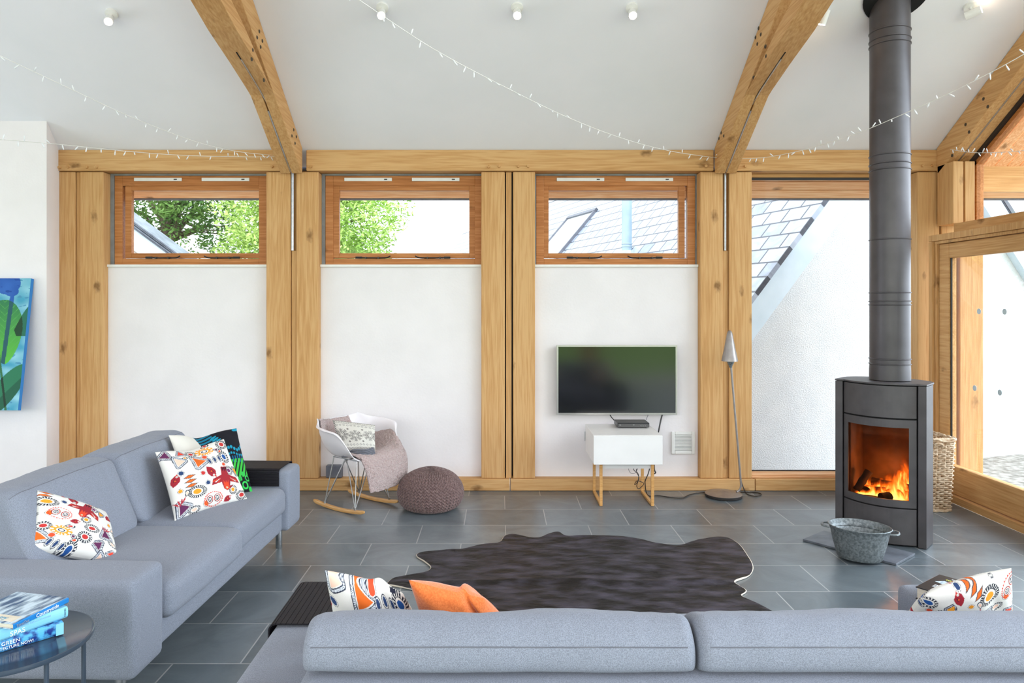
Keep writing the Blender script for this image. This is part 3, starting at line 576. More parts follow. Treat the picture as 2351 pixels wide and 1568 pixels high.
# ------------------------------------------------------------------ printed patterns (colour per mesh point)
class Paint:
    def __init__(s, U, V, bgc): s.U, s.V = U, V; s.c = np.ones((U.size, 3))*np.array(lin(bgc))
    def put(s, m, col): s.c[m] = lin(col)
    def loc(s, cx, cy, rot=0):
        a = math.radians(rot); x = s.U-cx; y = s.V-cy
        return x*math.cos(a)+y*math.sin(a), -x*math.sin(a)+y*math.cos(a)
    def ell(s, cx, cy, a, b, rot, col): x, y = s.loc(cx, cy, rot); s.put((x/a)**2+(y/b)**2 < 1, col)
    def sun(s, cx, cy, a, b, rot, core, dark=(34, 38, 54), n=16):
        x, y = s.loc(cx, cy, rot); r = np.sqrt((x/a)**2+(y/b)**2); th = np.arctan2(y/b, x/a)
        s.put(r < 1.0, dark); s.put((r < .97) & (r > .62) & (np.sin(th*n) > .25), (230, 228, 221)); s.put(r < .66, dark); s.put(r < .6, (230, 228, 221)); s.put(r < .42, core)
    def tri(s, cx, cy, r, rot, core, asp=1.0):
        x, y = s.loc(cx, cy, rot); y = y/asp; k = math.sqrt(3)
        def d(rr, rd):
            px = np.abs(x)-rr; py = y+rr/k; m = px+k*py > 0
            qx = np.where(m, (px-k*py)/2, px); qy = np.where(m, (-k*px-py)/2, py); qx = qx-np.clip(qx, -2*rr, 0)
            return -np.sqrt(qx**2+qy**2)*np.sign(qy)-rd
        D = d(r*.62, r*.34); th = np.arctan2(y, x)
        s.put(D < 0, (40, 46, 66)); s.put(D < -.008, (216, 220, 226)); s.put((D < -.008) & (D > -.20*r) & (np.sin(th*46) > .55), (80, 88, 106))
        s.put(D < -.22*r, (40, 46, 66)); s.put(D < -.22*r-.007, (230, 228, 221)); s.put(D < -.34*r, core)
    def drop(s, cx, cy, r, rot, core):
        x, y = s.loc(cx, cy, rot)
        for q, c in ((1, (36, 40, 58)), (.72, (230, 228, 221)), (.5, core)):
            w_ = np.clip(.5*(1-x/(r*q)), 0, 1); s.put((np.abs(x) < r*q) & (np.abs(y) < r*q*.75*np.sqrt(w_)*np.sqrt(np.clip(1-(x/(r*q))**2, 0, 1))), c)
    def poly(s, pts, col):
        m = np.zeros(s.U.size, bool); n = len(pts)
        for i in range(n):
            x0, y0 = pts[i]; x1, y1 = pts[(i+1) % n]
            if y0 == y1: continue
            m ^= ((y0 > s.V) != (y1 > s.V)) & (s.U < (x1-x0)*(s.V-y0)/(y1-y0)+x0)
        s.put(m, col)
    def shape(s, pts, cx, cy, sc, rot, col):
        a = math.radians(rot); s.poly([(cx+sc*(x*math.cos(a)-y*math.sin(a)), cy+sc*(x*math.sin(a)+y*math.cos(a))) for x, y in pts], col)
    def bird(s, cx, cy, sc, rot):
        dk, og, wt = (158, 42, 52), (218, 72, 44), (230, 228, 221)
        s.shape([(-.25, -1), (.25, -1.05), (.3, -.35), (1, -.1), (1.15, .35), (.35, .25), (.22, .8), (0, .95), (-.22, .8), (-.35, .25), (-1.15, .45), (-1.0, -.05), (-.28, -.35)], cx, cy, sc, rot, dk)
        for k in (-1, 1):
            for j in range(3): s.shape([(k*.35, -.1), (k*(.6+.2*j), .3-.05*j), (k*(.68+.2*j), .28-.08*j)], cx, cy, sc, rot, wt if j % 2 else og)
        for j in range(3): s.shape([(-.2+.16*j, -.95), (-.05+.16*j, -.95), (-.1+.16*j, -.55)], cx, cy, sc, rot, (40, 30, 44))
        s.shape([(-.2, .1), (-.05, .35), (0, .1), (.08, .35), (.2, .1), (.2, .75), (0, .93), (-.2, .75)], cx, cy, sc, rot, og)
        s.shape([(.2, .6), (.5, .55), (.22, .82)], cx, cy, sc, rot, dk)
        a = math.radians(rot); s.ell(cx-sc*.72*math.sin(a), cy+sc*.72*math.cos(a), sc*.07, sc*.07, 0, (250, 230, 190)); s.ell(cx-sc*.72*math.sin(a), cy+sc*.72*math.cos(a), sc*.035, sc*.035, 0, (20, 20, 30))
    def fish(s, cx, cy, sc, rot):
        s.shape([(-.9, 0), (-.5, -.45), (.1, -.6), (.6, -.35), (.7, 0), (.5, .35), (0, .5), (-.5, .3)], cx, cy, sc, rot, (160, 40, 52))
        s.shape([(.45, -.3), (.95, -.2), (.6, .05)], cx, cy, sc, rot, (200, 60, 50)); s.shape([(-.3, -.2), (.2, -.3), (0, .15)], cx, cy, sc, rot, (40, 30, 44)); s.shape([(-.2, -.15), (.1, -.2), (-.02, .08)], cx, cy, sc, rot, (228, 90, 50))
        a = math.radians(rot); ex, ey = .52, -.05; s.ell(cx+sc*(ex*math.cos(a)-ey*math.sin(a)), cy+sc*(ex*math.sin(a)+ey*math.cos(a)), sc*.14, sc*.14, 0, (230, 228, 221)); s.ell(cx+sc*(ex*math.cos(a)-ey*math.sin(a)), cy+sc*(ex*math.sin(a)+ey*math.cos(a)), sc*.05, sc*.05, 0, (20, 30, 30))
    def fringe(s, cx, cy, a, b, rot, n=26, col=(214, 66, 52)):
        x, y = s.loc(cx, cy, rot); r = np.sqrt((x/a)**2+(y/b)**2); th = np.arctan2(y/b, x/a)
        f = np.abs(((th/(2*math.pi)*n) % 1)-.5)*2; s.put((r < 1) & (r > .84+.0) & (f < (1-r)/.16), col)
        for sx in (-.38, .38):
            ex = cx+a*sx*math.cos(math.radians(rot)); ey = cy+a*sx*math.sin(math.radians(rot))
            s.ell(ex, ey, a*.34, b*.52, rot, (36, 36, 52)); s.ell(ex, ey, a*.31, b*.47, rot, (214, 66, 52)); s.ell(ex, ey, a*.26, b*.41, rot, (230, 228, 221)); s.ell(ex, ey, a*.2, b*.3, rot, (36, 36, 52)); s.ell(ex, ey-.1*b, a*.17, b*.06, rot, (240, 240, 238)); s.ell(ex, ey+.1*b, a*.15, b*.05, rot, (240, 240, 238))
def motif_cushion(U, V, du=0, dv=0, rot=0, z=1.0):
    a = math.radians(rot); x = (U-.5)*z; y = (V-.5)*z
    U2 = (x*math.cos(a)+y*math.sin(a)+.5+du) % 1.02; V2 = (-x*math.sin(a)+y*math.cos(a)+.5+dv) % 1.02
    p = Paint(U2, V2, (228, 226, 219))
    OR, YE, NA, PU, RD, PK, BL = (226, 106, 38), (240, 158, 46), (48, 70, 112), (98, 44, 84), (196, 56, 54), (240, 202, 180), (38, 84, 150)
    p.tri(.07, .10, .10, 200, PU); p.tri(.20, .24, .11, 150, PK, 1.05); p.tri(.46, .30, .15, 152, OR, 1.0); p.tri(.28, .10, .085, 180, (228, 74, 54), .8); p.tri(.10, .90, .12, 30, PU)
    p.sun(.44, .12, .082, .070, 0, RD); p.sun(.90, .09, .092, .085, 20, RD); p.sun(.85, .31, .075, .11, -10, BL); p.sun(.84, .54, .068, .075, 0, (116, 52, 102)); p.sun(.30, .74, .13, .085, 5, YE, n=24); p.sun(.80, .84, .062, .072, 40, YE); p.sun(.92, .93, .10, .065, -15, RD, n=20); p.sun(.24, .96, .085, .045, 0, PK)
    x_, y_ = p.loc(.63, .13, 0); r = np.sqrt((x_/.12)**2+(y_/.075)**2); th = np.arctan2(y_, x_); p.put(r < 1, (240, 158, 46)); p.put((r < .96) & (r > .66) & (np.sin(th*13) > 0), (230, 228, 221)); p.put(r < .45, (230, 228, 221)); p.put(r < .32, (36, 40, 58)); p.put((r < .2), (240, 240, 240))
    for cx, cy, c, rr in ((.58, .235, (222, 82, 48), .038), (.16, .42, NA, .036), (.44, .50, RD, .034), (.79, .43, (222, 82, 48), .03), (.10, .66, YE, .03), (.47, .66, NA, .034), (.40, .93, (226, 106, 38), .04)):
        p.ell(cx, cy, rr*1.15, rr*1.15, 0, (60, 64, 80)); p.ell(cx, cy, rr*1.05, rr*1.05, 0, (230, 228, 221)); p.ell(cx, cy, rr*.85, rr*.85, 0, c)
    for k in range(3): p.ell(.61+.075*k, .33-.005*k, .030, .060, 0, (40, 46, 66)); p.ell(.61+.075*k, .33-.005*k, .024, .052, 0, (230, 228, 221)); p.ell(.61+.075*k, .33-.005*k, .017, .043, 0, NA)
    for k in range(3): p.shape([(-1, 0), (0, -.32), (1, 0), (0, .32)], .25, .50+.065*k, .09, -5, (90, 80, 80)); p.shape([(-1, 0), (0, -.28), (1, 0), (0, .28)], .25, .50+.065*k, .068, -5, OR)
    p.drop(.78, .16, .05, 200, PU); p.drop(.68, .03, .06, 160, RD); p.drop(.82, .20, .05, 150, (222, 82, 48)); p.drop(.30, .19, .045, 170, YE); p.drop(.17, .72, .05, 120, PK); p.drop(.90, .70, .05, 90, RD)
    p.fish(.56, .51, .12, 70); p.bird(.74, .66, .19, 8); p.fringe(.50, .90, .14, .10, 0)
    p.fish(.08, .50, .10, -60)
    for j in range(4): p.shape([(0, -1), (.25, 0), (0, 1), (-.2, 0)], .03+.03*j, .82-.01*j, .05, -40+25*j, (178, 48, 58))
    p.fish(.70, .95, .07, -20); p.tri(.96, .55, .07, 10, YE, 1.3)
    return p.c
def reef_cushion(U, V):
    p = Paint(U, V, (26, 26, 34)); x = U; y = V
    p.put((x < .36+.08*y) & (y < .62), (226, 223, 213))
    m = (x > .36+.08*y) & (x < .60) & (y < .30); p.put(m & (np.sin((y+.3*x)*110) > -.2), (24, 128, 158))
    for k in range(9): p.ell(.62+.045*k, .34+.03*math.sin(k*1.3), .02, .026, 0, (30, 150, 180)); p.ell(.64+.045*k, .43+.02*math.cos(k), .016, .02, 0, (30, 150, 180))
    for k in range(5): p.ell(.60+.02*k, .1+.035*k, .05, .016, -25, (30, 150, 180))
    p.ell(.96, .03, .06, .025, 0, (30, 150, 180)); p.put((y > .46) & (y < .56) & (np.sin(x*140) > .2) & (x > .5), (20, 108, 150))
    m = (y > .53-.1*(x-.6)) & (y < .78) & (x > .5); p.put(m & (np.sin((x+.5*y)*95) > -.35), (64, 190, 70))
    p.put((y > .7) & (x > .5) & (np.sin(x*37)*np.cos(y*43) > .1), (54, 190, 80))
    for cx, cy, r in ((.62, .88, .055), (.75, .95, .05), (.76, .82, .05), (.88, .9, .055), (.95, .8, .045), (.55, .78, .04), (.45, .9, .05), (.66, .75, .03)):
        p.ell(cx, cy, r*1.15, r*1.15, 0, (20, 20, 28)); p.ell(cx, cy, r, r, 0, (60, 210, 92)); p.ell(cx, cy, r*.6, r*.6, 0, (20, 20, 28))
    return p.c
def snow_knit(U, V):
    p = Paint(U, V, (222, 219, 210)); g = (132, 128, 124)
    for vv, w_ in ((.02, .04), (.10, .012), (.90, .03), (.97, .05)): p.put((np.abs(V-vv) < w_) & (np.sin(U*150)*np.cos(V*140) > -.1), g)
    p.put((U < .05) & (np.sin(V*120) > -.2), g)
    for k in range(11):
        for vv in (.17, .80):
            d = np.abs(U-.08-.09*k)+np.abs(V-vv); p.put((d < .035) & (d > .02), (150, 146, 142))
    for cx, cy in ((.16, .48), (.52, .52), (.90, .48)):
        x, y = U-cx, V-cy; r = np.hypot(x, y); th = np.arctan2(y, x)
        for k in range(8):
            a = k*math.pi/4; l = x*math.cos(a)+y*math.sin(a); t_ = -x*math.sin(a)+y*math.cos(a)
            p.put((l > .03) & (l < .19) & (np.abs(t_) < .007), g)
            for j in (.06, .10, .14): p.put((np.abs(l-j-np.abs(t_)*.9) < .010) & (np.abs(t_) < .045) & (l > 0), g)
    for cx, cy in ((.34, .30), (.71, .30), (.34, .70), (.71, .70)):
        p.put(np.abs(U-cx)+np.abs(V-cy) < .035, g)
    return p.c
def stripes(U, V):
    p = Paint(U, V, (236, 234, 228)); p.put(np.sin((U*1.0+V*.6)*60) > .35, (120, 124, 130)); return p.c
def leaf_canvas(U, V):
    """U = 1 at the right edge, V down the canvas"""
    nz_ = np.array([noise.noise(Vector((u*5, v*16, 1))) for u, v in zip(U, V)]); n2 = np.array([noise.noise(Vector((u*12, v*44, 4))) for u, v in zip(U, V)])
    X = 305-115*V-(1-U)*722; Y = 160+1250*V
    p = Paint(X, Y, (120, 196, 214)); mixc = np.clip(.5+nz_*.9, 0, 1)[:, None]
    p.c = (1-mixc)*np.array(lin((70, 156, 186)))+mixc*np.array(lin((146, 204, 218))); p.put(n2 > .46, (74, 144, 178))
    def mul(m, col): p.c[m] = p.c[m]*np.array(lin(col))/np.array(lin((176, 214, 224)))
    fl_m = (((X-75)/132)**2+((Y-205)/112)**2 < 1) | ((np.abs(X-128+.13*(Y-330)) < 20) & (Y > 280) & (Y < 900)) | (((X-120)/70)**2+((Y-285)/50)**2 < 1)
    mul(fl_m, (62, 108, 190)); mul((np.abs(X+190) < 130-.1*Y) & (Y < 520), (62, 108, 190)); mul((np.abs(X+190) < 14) & (Y > 500), (50, 90, 130))
    t_ = np.clip((Y-368)/614, 0, 1); rt = 60+168*np.sin(np.clip(t_, 0, 1)**.75*math.pi)**.62; lt = 60-190*np.sin(t_**.75*math.pi)**.62
    m = (X < rt) & (X > lt) & (t_ > 0) & (t_ < 1); col = (1-t_[:, None])*np.array(lin((44, 118, 78)))+t_[:, None]*np.array(lin((92, 186, 60)))
    st = (np.abs(X-128+.13*(Y-330)) < 20); col = np.where(st[:, None], np.array(lin((34, 88, 96))), col); p.c[m] = col[m]
    rib = np.sin((Y*.9+np.abs(X-60)*.9)/9); p.put(m & (rib > .965) & ~st, (88, 168, 84))
    s_ = np.clip((Y-430)/285, 0, 1); m2 = (X > 285-165*s_**.8+60*np.clip(s_-.8, 0, 1)*4) & (Y > 430) & (Y < 716); p.put(m2, (36, 108, 84)); p.put(m2 & m, (24, 66, 40))
    d = (Y-1190+.95*(X-110)); w_ = 150*np.sqrt(np.clip(1-((X-60)/220)**2, 0, 1)); m3 = (np.abs(d) < w_); p.put(m3, (40, 118, 84)); p.put(m3 & (d > 20), (28, 92, 68))
    ms = (np.abs(X-10-.13*(Y-900)) < 11) & (Y > 890); p.put(ms, (52, 110, 70)); p.put(ms & m3, (22, 54, 38))
    return p.c

def pillow(name, cor, th, mat, label, cat, pat=None, n=70, pinch=.07, crease=None, group=None, parent=None, wr=.006, seed=0, org=None):
    """cor: world corners TL, TR, BR, BL of the face nearest the viewer"""
    TL, TR, BR, BL = [Vector(c) for c in cor]; ce = (TL+TR+BR+BL)/4
    N = ((TR-TL)+(BR-BL)).cross((BL-TL)+(BR-TR)).normalized()
    if N.dot(Vector((0, 0, CH))-ce) < 0: N = -N
    us, vs_, pts = [], [], []
    for side in (1, -1):
        for j in range(n+1):
            for i in range(n+1):
                u, v = i/n, j/n; a, b = 2*u-1, 2*v-1
                a2 = a*(1-pinch*(1-b*b)); b2 = b*(1-pinch*(1-a*a)); uu, vv = (a2+1)/2, (b2+1)/2
                q = (TL*(1-uu)+TR*uu)*(1-vv)+(BL*(1-uu)+BR*uu)*vv
                h = th*.5*(max(0, (1-a**2)*(1-b**2)))**.46
                q = q+N*(side*h)
                if crease: q = q+N*crease(u, v, side)
                wn = noise.noise(Vector((u*4+seed, v*4, side)))*wr*min(1, 4*(1-abs(a))*1)*min(1, 4*(1-abs(b)))
                q = q+N*wn
                pts.append(q); us.append(u); vs_.append(v)
    m = (n+1)**2; fs = []
    for s_ in range(2):
        for j in range(n):
            for i in range(n):
                k = s_*m+j*(n+1)+i; f = (k, k+1, k+n+2, k+n+1); fs.append(f if s_ == 0 else f[::-1])
    mb = MB(); mb.v = pts; mb.f = fs
    cols = pat(np.array(us), np.array(vs_)) if pat else None
    org = org or (ce.x, ce.y, min(p.z for p in (TL, TR, BR, BL)))
    if cols is not None:
        # weld sides by keeping winding consistent
        if ((TR-TL).cross(BL-TL)).dot(N) < 0: mb.f = [f[::-1] for f in mb.f]
    o = obj(name, mb, mat, parent, smooth='all', cols=cols, origin=org)
    return tag(o, label, cat, group) if parent is None else o

# ------------------------------------------------------------------ sofas
def profile_round(pts, r=.05, n=5):
    out = []; L = len(pts)
    for i in range(L):
        p0, p1, p2 = Vector(pts[i-1]), Vector(pts[i]), Vector(pts[(i+1) % L]); a = (p0-p1); b = (p2-p1); ra = min(r, a.length*.45, b.length*.45)
        A, B_ = p1+a.normalized()*ra, p1+b.normalized()*ra
        for k in range(n+1): t_ = k/n; out.append(A*(1-t_)**2+p1*2*t_*(1-t_)+B_*t_*t_)
        nx_ = p2+(p1-p2).normalized()*min(r, b.length*.45)
        for k in range(1, 4): out.append(B_.lerp(nx_, k/4))
    return out
def sweep_cushion(prof, w, r=.07, n=60, wr=.006, seed=0):
    c = sum((Vector(p) for p in prof), Vector((0, 0)))/len(prof); rings = []
    for i in range(n+1):
        t_ = -math.cos(math.pi*i/n); x = w/2*t_; d = w/2-abs(x); ins = 0 if d >= r else r-math.sqrt(max(0, r*r-(r-d)**2))
        ring = []
        for k, p in enumerate(prof):
            v = Vector(p)-c; l = v.length; sw = 1+.03*(1-t_*t_)
            q = c+v*(sw*max(.05, (l-ins)/l))
            P3 = Vector((x, q.x, q.y)); nn = noise.noise(P3*4+Vector((seed, 0, 0)))*wr+noise.noise(Vector((x*22+seed, q.x*5, q.y*5)))*wr*.35
            ring.append(P3+Vector((0, v.x/l, v.y/l))*nn)
        rings.append(ring)
    return rings
def sofa(name, label, Lh, loc, rz, near_bulge=None, shape=None, er=.07):
    e = thing(name, label, 'sofa', loc, rz); aw = .245; D = 1.0; nseat = 2; wseat = (2*Lh-2*aw)/nseat
    obj('base_frame', softbox(2*Lh-2*aw+.02, D-.06, .135, .02, 0, 10).sh((0, D/2-.0, .15)), 'sofa_felt', e, smooth=True)
    obj('back_frame', softbox(2*Lh-2*aw+.006, .21, .505, .035, .004, 14, .003, 3).sh((0, D-.105, .152)), 'sofa_felt', e, smooth=True)
    for s_ in (-1, 1):
        obj('armrest', softbox(aw, D-.02, .39, .028, .003, 14, .002, s_*3).sh((s_*(Lh-aw/2), D/2-.02, .148)), 'sofa_felt', e, smooth=True)
        for y in (.10, D-.12):
            obj('leg', MB().lathe([(.019, 0), (.021, .004), (.021, .15)], (s_*(Lh-.11), y, 0), 18), 'steel', e, smooth=True, label='brushed steel leg')
    prof = profile_round(shape or [(.50, .425), (.645, .785), (.70, .805), (.86, .80), (.925, .735), (.93, .668), (.80, .655), (.78, .43)], .045)
    for k in range(nseat):
        cx = -Lh+aw+wseat*(k+.5)
        nb = near_bulge and k == near_bulge-1
        obj('seat_cushion', softbox(wseat-.006, .80 if nb else .775, .165, .05, .006, 18, .004, k+5, puffz=.022).sh((cx, .385-(.025 if nb else 0), .272)), 'sofa_felt', e, smooth=True)
        rg = sweep_cushion(prof, wseat-.008, er, 60, .009, k*7+Lh)
        bc = obj('back_cushion', MB().ring(rg).sh((cx, 0, 0)), 'sofa_felt', e, smooth=True)
        # sewn seam along the back edge of the top panel and down the side
        j = min(range(len(prof)), key=lambda q: (Vector(prof[q])-Vector((.922, .737))).length)
        j2 = min(range(len(prof)), key=lambda q: (Vector(prof[q])-Vector((.655, .79))).length)
        sea = MB()
        for jj in (j, j2): sea.tube([r_[jj]+Vector((cx, 0, 0)) for r_ in rg[6:-6]], .0017, 5)
        obj('seam', sea, 'grey_board', bc)
    return e
s1 = sofa('grey_sofa', 'grey felt sofa along the left wall, seen from its front', 1.035, (-1.382, 3.77, 0), R(90-1.9), near_bulge=1)
s2 = sofa('grey_sofa', 'grey felt sofa in the foreground with its back to the viewer', 1.255, (.505, 2.72, 0), R(180), shape=[(.50, .425), (.67, .705), (.74, .752), (.855, .790), (.925, .745), (.93, .668), (.80, .655), (.78, .43)], er=.03)
def arm_tray(sf, xc, y0, y1, drop_in, drop_out, label):
    """flexible black slatted mat folded over an armrest; sf gives the sofa frame"""
    Mx = Matrix.Translation(sf.location) @ Matrix.Rotation(sf.rotation_euler.z, 4, 'Z')
    c = Mx @ Vector((xc, (y0+y1)/2, .54)); e = thing('armrest_tray', label, 'tray', c, sf.rotation_euler.z)
    h = .1245; r = .02; path = []
    path += [(-h-.004, -k) for k in np.linspace(drop_in, r, max(2, int(drop_in/.02)))]
    path += [(-h-.004+r*(1-math.cos(a)), r*(math.sin(a)-1)+.007) for a in np.linspace(.2, math.pi/2, 4)]
    path += [(k, .007) for k in np.linspace(-h+r+.012, h-r-.012, 11)]
    path += [(h+.004-r*(1-math.cos(a)), r*(math.sin(a)-1)+.007) for a in np.linspace(math.pi/2, .2, 4)]
    path += [(h+.004, -k) for k in np.linspace(r, drop_out, max(2, int(drop_out/.02)))]
    mb = MB(); pv = [Vector((a, 0, b)) for a, b in path]; hl = (y1-y0)/2
    for i in range(len(pv)-1):
        a, b = pv[i], pv[i+1]; d = (b-a); n_ = Vector((-d.z, 0, d.x)).normalized()*.005; a2 = a+d*.04; b2 = b-d*.04
        mb.ring([[q+Vector((0, -hl, 0)) for q in (a2, b2, b2+n_, a2+n_)], [q+Vector((0, hl, 0)) for q in (a2, b2, b2+n_, a2+n_)]])
    obj('slats', mb, 'dark_tray', e)
    return e
arm_tray(s1, 1.035-.1225, .05, .60, .10, .05, 'black slatted tray draped over the far arm of the left sofa')
arm_tray(s2, 1.255-.1225, .02, .375, .04, .09, 'black slatted tray draped over the left arm of the foreground sofa')

cr1 = lambda u, v, s: -.05*math.exp(-((u-.5)/.22)**2-((v-.0)/.28)**2)
pillow('printed_cushion', [P(86, 1126, 3.15), P(243, 1176, 3.50), P(272, 1296, 3.28), P(62, 1262, 3.02)], .15, 'printed_cotton', 'white cushion with red bird and shape print, by the near arm of the left sofa', 'cushion',
       lambda U, V: motif_cushion(U, V, .3, .35, 20), 170, .03, None, seed=1)
pillow('printed_cushion', [P(356, 1038, 4.00), P(514, 1008, 4.35), P(568, 1146, 4.24), P(401, 1197, 3.83)], .13, 'printed_cotton', 'white cushion with red bird print, in front of the green and black one', 'cushion',
       motif_cushion, 180, .06, cr1, seed=2)
pillow('printed_cushion', [P(387, 999, 4.30), P(543, 983, 4.66), P(581, 1132, 4.42), P(436, 1160, 4.12)], .11, 'printed_cotton', 'white, teal, green and black printed cushion at the back of the left sofa', 'cushion',
       reef_cushion, 160, .05, lambda u, v, s: -.06*math.exp(-((u-.45)/.2)**2-((v-.0)/.3)**2), seed=3)
pillow('printed_cushion', [P(744, 1309, 2.10), P(925, 1362, 2.22), P(1000, 1490, 2.42), P(778, 1500, 2.30)], .13, 'printed_cotton', 'white printed cushion left of the orange cushion on the foreground sofa', 'cushion',
       lambda U, V: motif_cushion(U, V, .02, .12, 0, .8), 180, .03, lambda u, v, s: -.02*math.exp(-((u-.7)/.1)**2), seed=4)
pillow('orange_cushion', [P(938, 1331, 2.16), P(1112, 1374, 2.26), P(1190, 1450, 2.40), P(985, 1490, 2.34)], .13, 'orange_velvet', 'plain orange cushion on the foreground sofa', 'cushion',
       None, 60, .03, lambda u, v, s: -.02*math.exp(-((u-.72-.2*v)/.05)**2), seed=5)
pillow('printed_cushion', [P(2125, 1366, 2.16), P(2322, 1304, 2.14), P(2326, 1470, 2.36), P(2050, 1450, 2.30)], .10, 'printed_cotton', 'crumpled white and red printed cushion at the right end of the foreground sofa', 'cushion',
       lambda U, V: motif_cushion(U, V, .45, .40, -40, 1.0), 190, .02, lambda u, v, s: .010*math.exp(-((u-.3)/.25)**2-((v-.6)/.25)**2)-.010*math.exp(-((u-.70-.2*v)/.08)**2)*min(1, v*3), seed=16)
pillow('striped_throw', [P(1583, 1421, 2.06), P(1800, 1416, 2.08), P(1805, 1480, 2.20), P(1570, 1480, 2.16)], .05, 'printed_cotton', 'folded grey and white striped throw behind the gap of the foreground back cushions', 'blanket', stripes, 90, .01, seed=7)

# ------------------------------------------------------------------ black book on the right arm of the foreground sofa
bk = thing('black_book', 'thick black covered book lying on the right arm of the foreground sofa', 'book', (1.502, 2.572, .54), math.atan2(.117, .158))
obj('pages', MB().box(.004, .192, -.135, -.004, .004, .040), 'pages', bk)
obj('cover', MB().box(0, .197, -.14, 0, 0, .0035).box(0, .197, -.14, 0, .0405, .044).box(0, .197, -.14, -.137, .0035, .0405), 'book_black', bk, bevel=.001)
def btext(s, size, mat, x, y, nm='lettering'):
    textobj(s, size, mat, bk, frameM((x, y, .0446), (0, 1, 0), (-1, 0, 0)), nm, 'CENTER')
btext('TIE', .026, 'text_orange', .035, -.06); btext('DE', .036, 'text_white', .075, -.055); btext('SURVIVAL', .015, 'text_yellow', .160, -.07); btext('M R GRAVES', .007, 'text_white', .178, -.07)
obj('cover_picture', MB().add([(.085, -.10, .0443), (.125, -.125, .0443), (.14, -.04, .0443), (.11, -.02, .0443), (.10, -.05, .0443)], [(0, 1, 2, 3, 4)]), 'cover_water', bk)

# ------------------------------------------------------------------ side table and its books
tb = thing('side_table', 'round blue-grey metal side table at the bottom left corner', 'table', (-1.588, 2.33, 0))
obj('table_top', MB().lathe([(0.0, .488), (.224, .488), (.231, .491), (.2335, .498), (.2325, .505), (.229, .506), (.222, .501), (.10, .500), (0, .500)], (0, 0, 0), 72, cap=False), 'table_steel', tb, smooth=True)
for x, y in ((.172, .10), (.172, -.10), (-.172, .10), (-.172, -.10)):
    obj('leg', MB().cyl((x, y, 0), (x, y, .489), .0075, 12), 'table_steel', tb, smooth=True)
obj('base_ring', MB().tube([(.198*math.cos(a), .198*math.sin(a), .008) for a in np.linspace(0, 2*math.pi, 49)[:-1]], .006, 8, True), 'table_steel', tb, smooth=True)
def book(name, label, A, B_, z0, th, wid, ln_, covermat, spinemat, curved=False):
    A = Vector((*A, z0)); B_ = Vector((*B_, z0)); d = (A-B_).normalized()      # along the spine towards A
    e = thing(name, label, 'book', A-d*ln_, math.atan2(d.y, d.x)); # local x along spine, local +y away from the viewer side, spine at y=0
    obj('pages', MB().box(.004, ln_-.004, .004, wid-.004, .0025, th-.0025), 'pages', e)
    obj('cover', MB().box(0, ln_, .003, wid, 0, .0022).box(0, ln_, .003, wid, th-.0022, th), covermat, e, bevel=.0008)
    pr = [(0.003, 0), (0.003, th)]+[(-.003*math.sin(math.pi*k/6) if curved else 0, th*(1-k/6)) for k in range(1, 6)]
    obj('spine', MB().prism([(y-.001, z) for y, z in pr], 'x', 0, ln_), spinemat, e, smooth=False)
    return e, ln_
def stext(e, s, size, mat, x, z, nm='lettering', rotv=False, align='LEFT'):
    if rotv: M_ = frameM((x, -.0045, z), (0, 0, 1), (-1, 0, 0))
    else: M_ = frameM((x, -.0045, z), (1, 0, 0), (0, 0, 1))
    return textobj(s, size, mat, e, M_, nm, align, .0004)
e3, l3 = book('hardback_book', 'dark blue leafy book at the bottom of the pile on the side table', (-1.455, 2.379), (-1.576, 2.25), .502, .042, .20, .25, 'book_leaf', 'book_leaf', True)
stext(e3, 'GREEN', .0165, 'text_white', .076, .0205); stext(e3, 'ARCHITECTURE NOW!', .0125, 'text_white', .035, .007); stext(e3, 'TASCHEN', .0065, 'text_white', .240, .006, rotv=True)
obj('spine_band', MB().box(.228, .2505, -.0052, -.0042, .002, .040), 'book_pale', e3)
e2, l2 = book('hardback_book', 'pale blue spa book in the middle of the pile on the side table', (-1.459, 2.41), (-1.565, 2.236), .545, .036, .205, .27, 'book_pale', 'book_pale', True)
stext(e2, 'SPAS', .0215, 'text_white', .092, .005); stext(e2, 'EUROPE AND FAVOURITE', .0085, 'text_pale', .118, .023); stext(e2, 'TASCHEN', .0062, 'text_dark', .262, .006, rotv=True)
e1, l1 = book('paperback_book', 'blue paperback with a water picture on top of the pile on the side table', (-1.472, 2.4375), (-1.520, 2.238), .582, .018, .215, .21, 'cover_water', 'book_blue')
stext(e1, 'Countryside', .0175, 'text_white', .078, .0045); stext(e1, 'TimeOut', .0125, 'text_grey', .006, .005)
obj('cover_title', MB().box(.012, .05, .02, .16, .01802, .01812), 'pages', e1)
textobj('Country', .026, 'text_teal', e1, frameM((.022, .145, .0183), (0, -1, 0), (1, 0, 0)), 'cover_title')

# ------------------------------------------------------------------ canvas leaning out from the left wall
cv = thing('leaf_canvas', 'blue and green leaf painting on canvas tilting off the left wall', 'painting', P(-90, 942, 5.66))
nu, nv = 190, 320; pts = []; us = []; vv_ = []
tA, tB = P(75, 640, 5.84), P(45, 942, 5.675); WDT = .62
for j in range(nv+1):
    for i in range(nu+1):
        u, v = i/nu, j/nv; q = tA.lerp(tB, v); pts.append(Vector((q.x-WDT*(1-u)+(tA.x-q.x)*(1-u)*0, q.y-.0, q.z))); us.append(u); vv_.append(v)
nn_ = (tB-tA).cross(Vector((1, 0, 0))).normalized(); nn_ = nn_ if nn_.y < 0 else -nn_
mb = MB(); mb.v = [p+nn_*.02-cv.location for p in pts]; mb.f = [(j*(nu+1)+i, (j+1)*(nu+1)+i, (j+1)*(nu+1)+i+1, j*(nu+1)+i+1) for j in range(nv) for i in range(nu)]
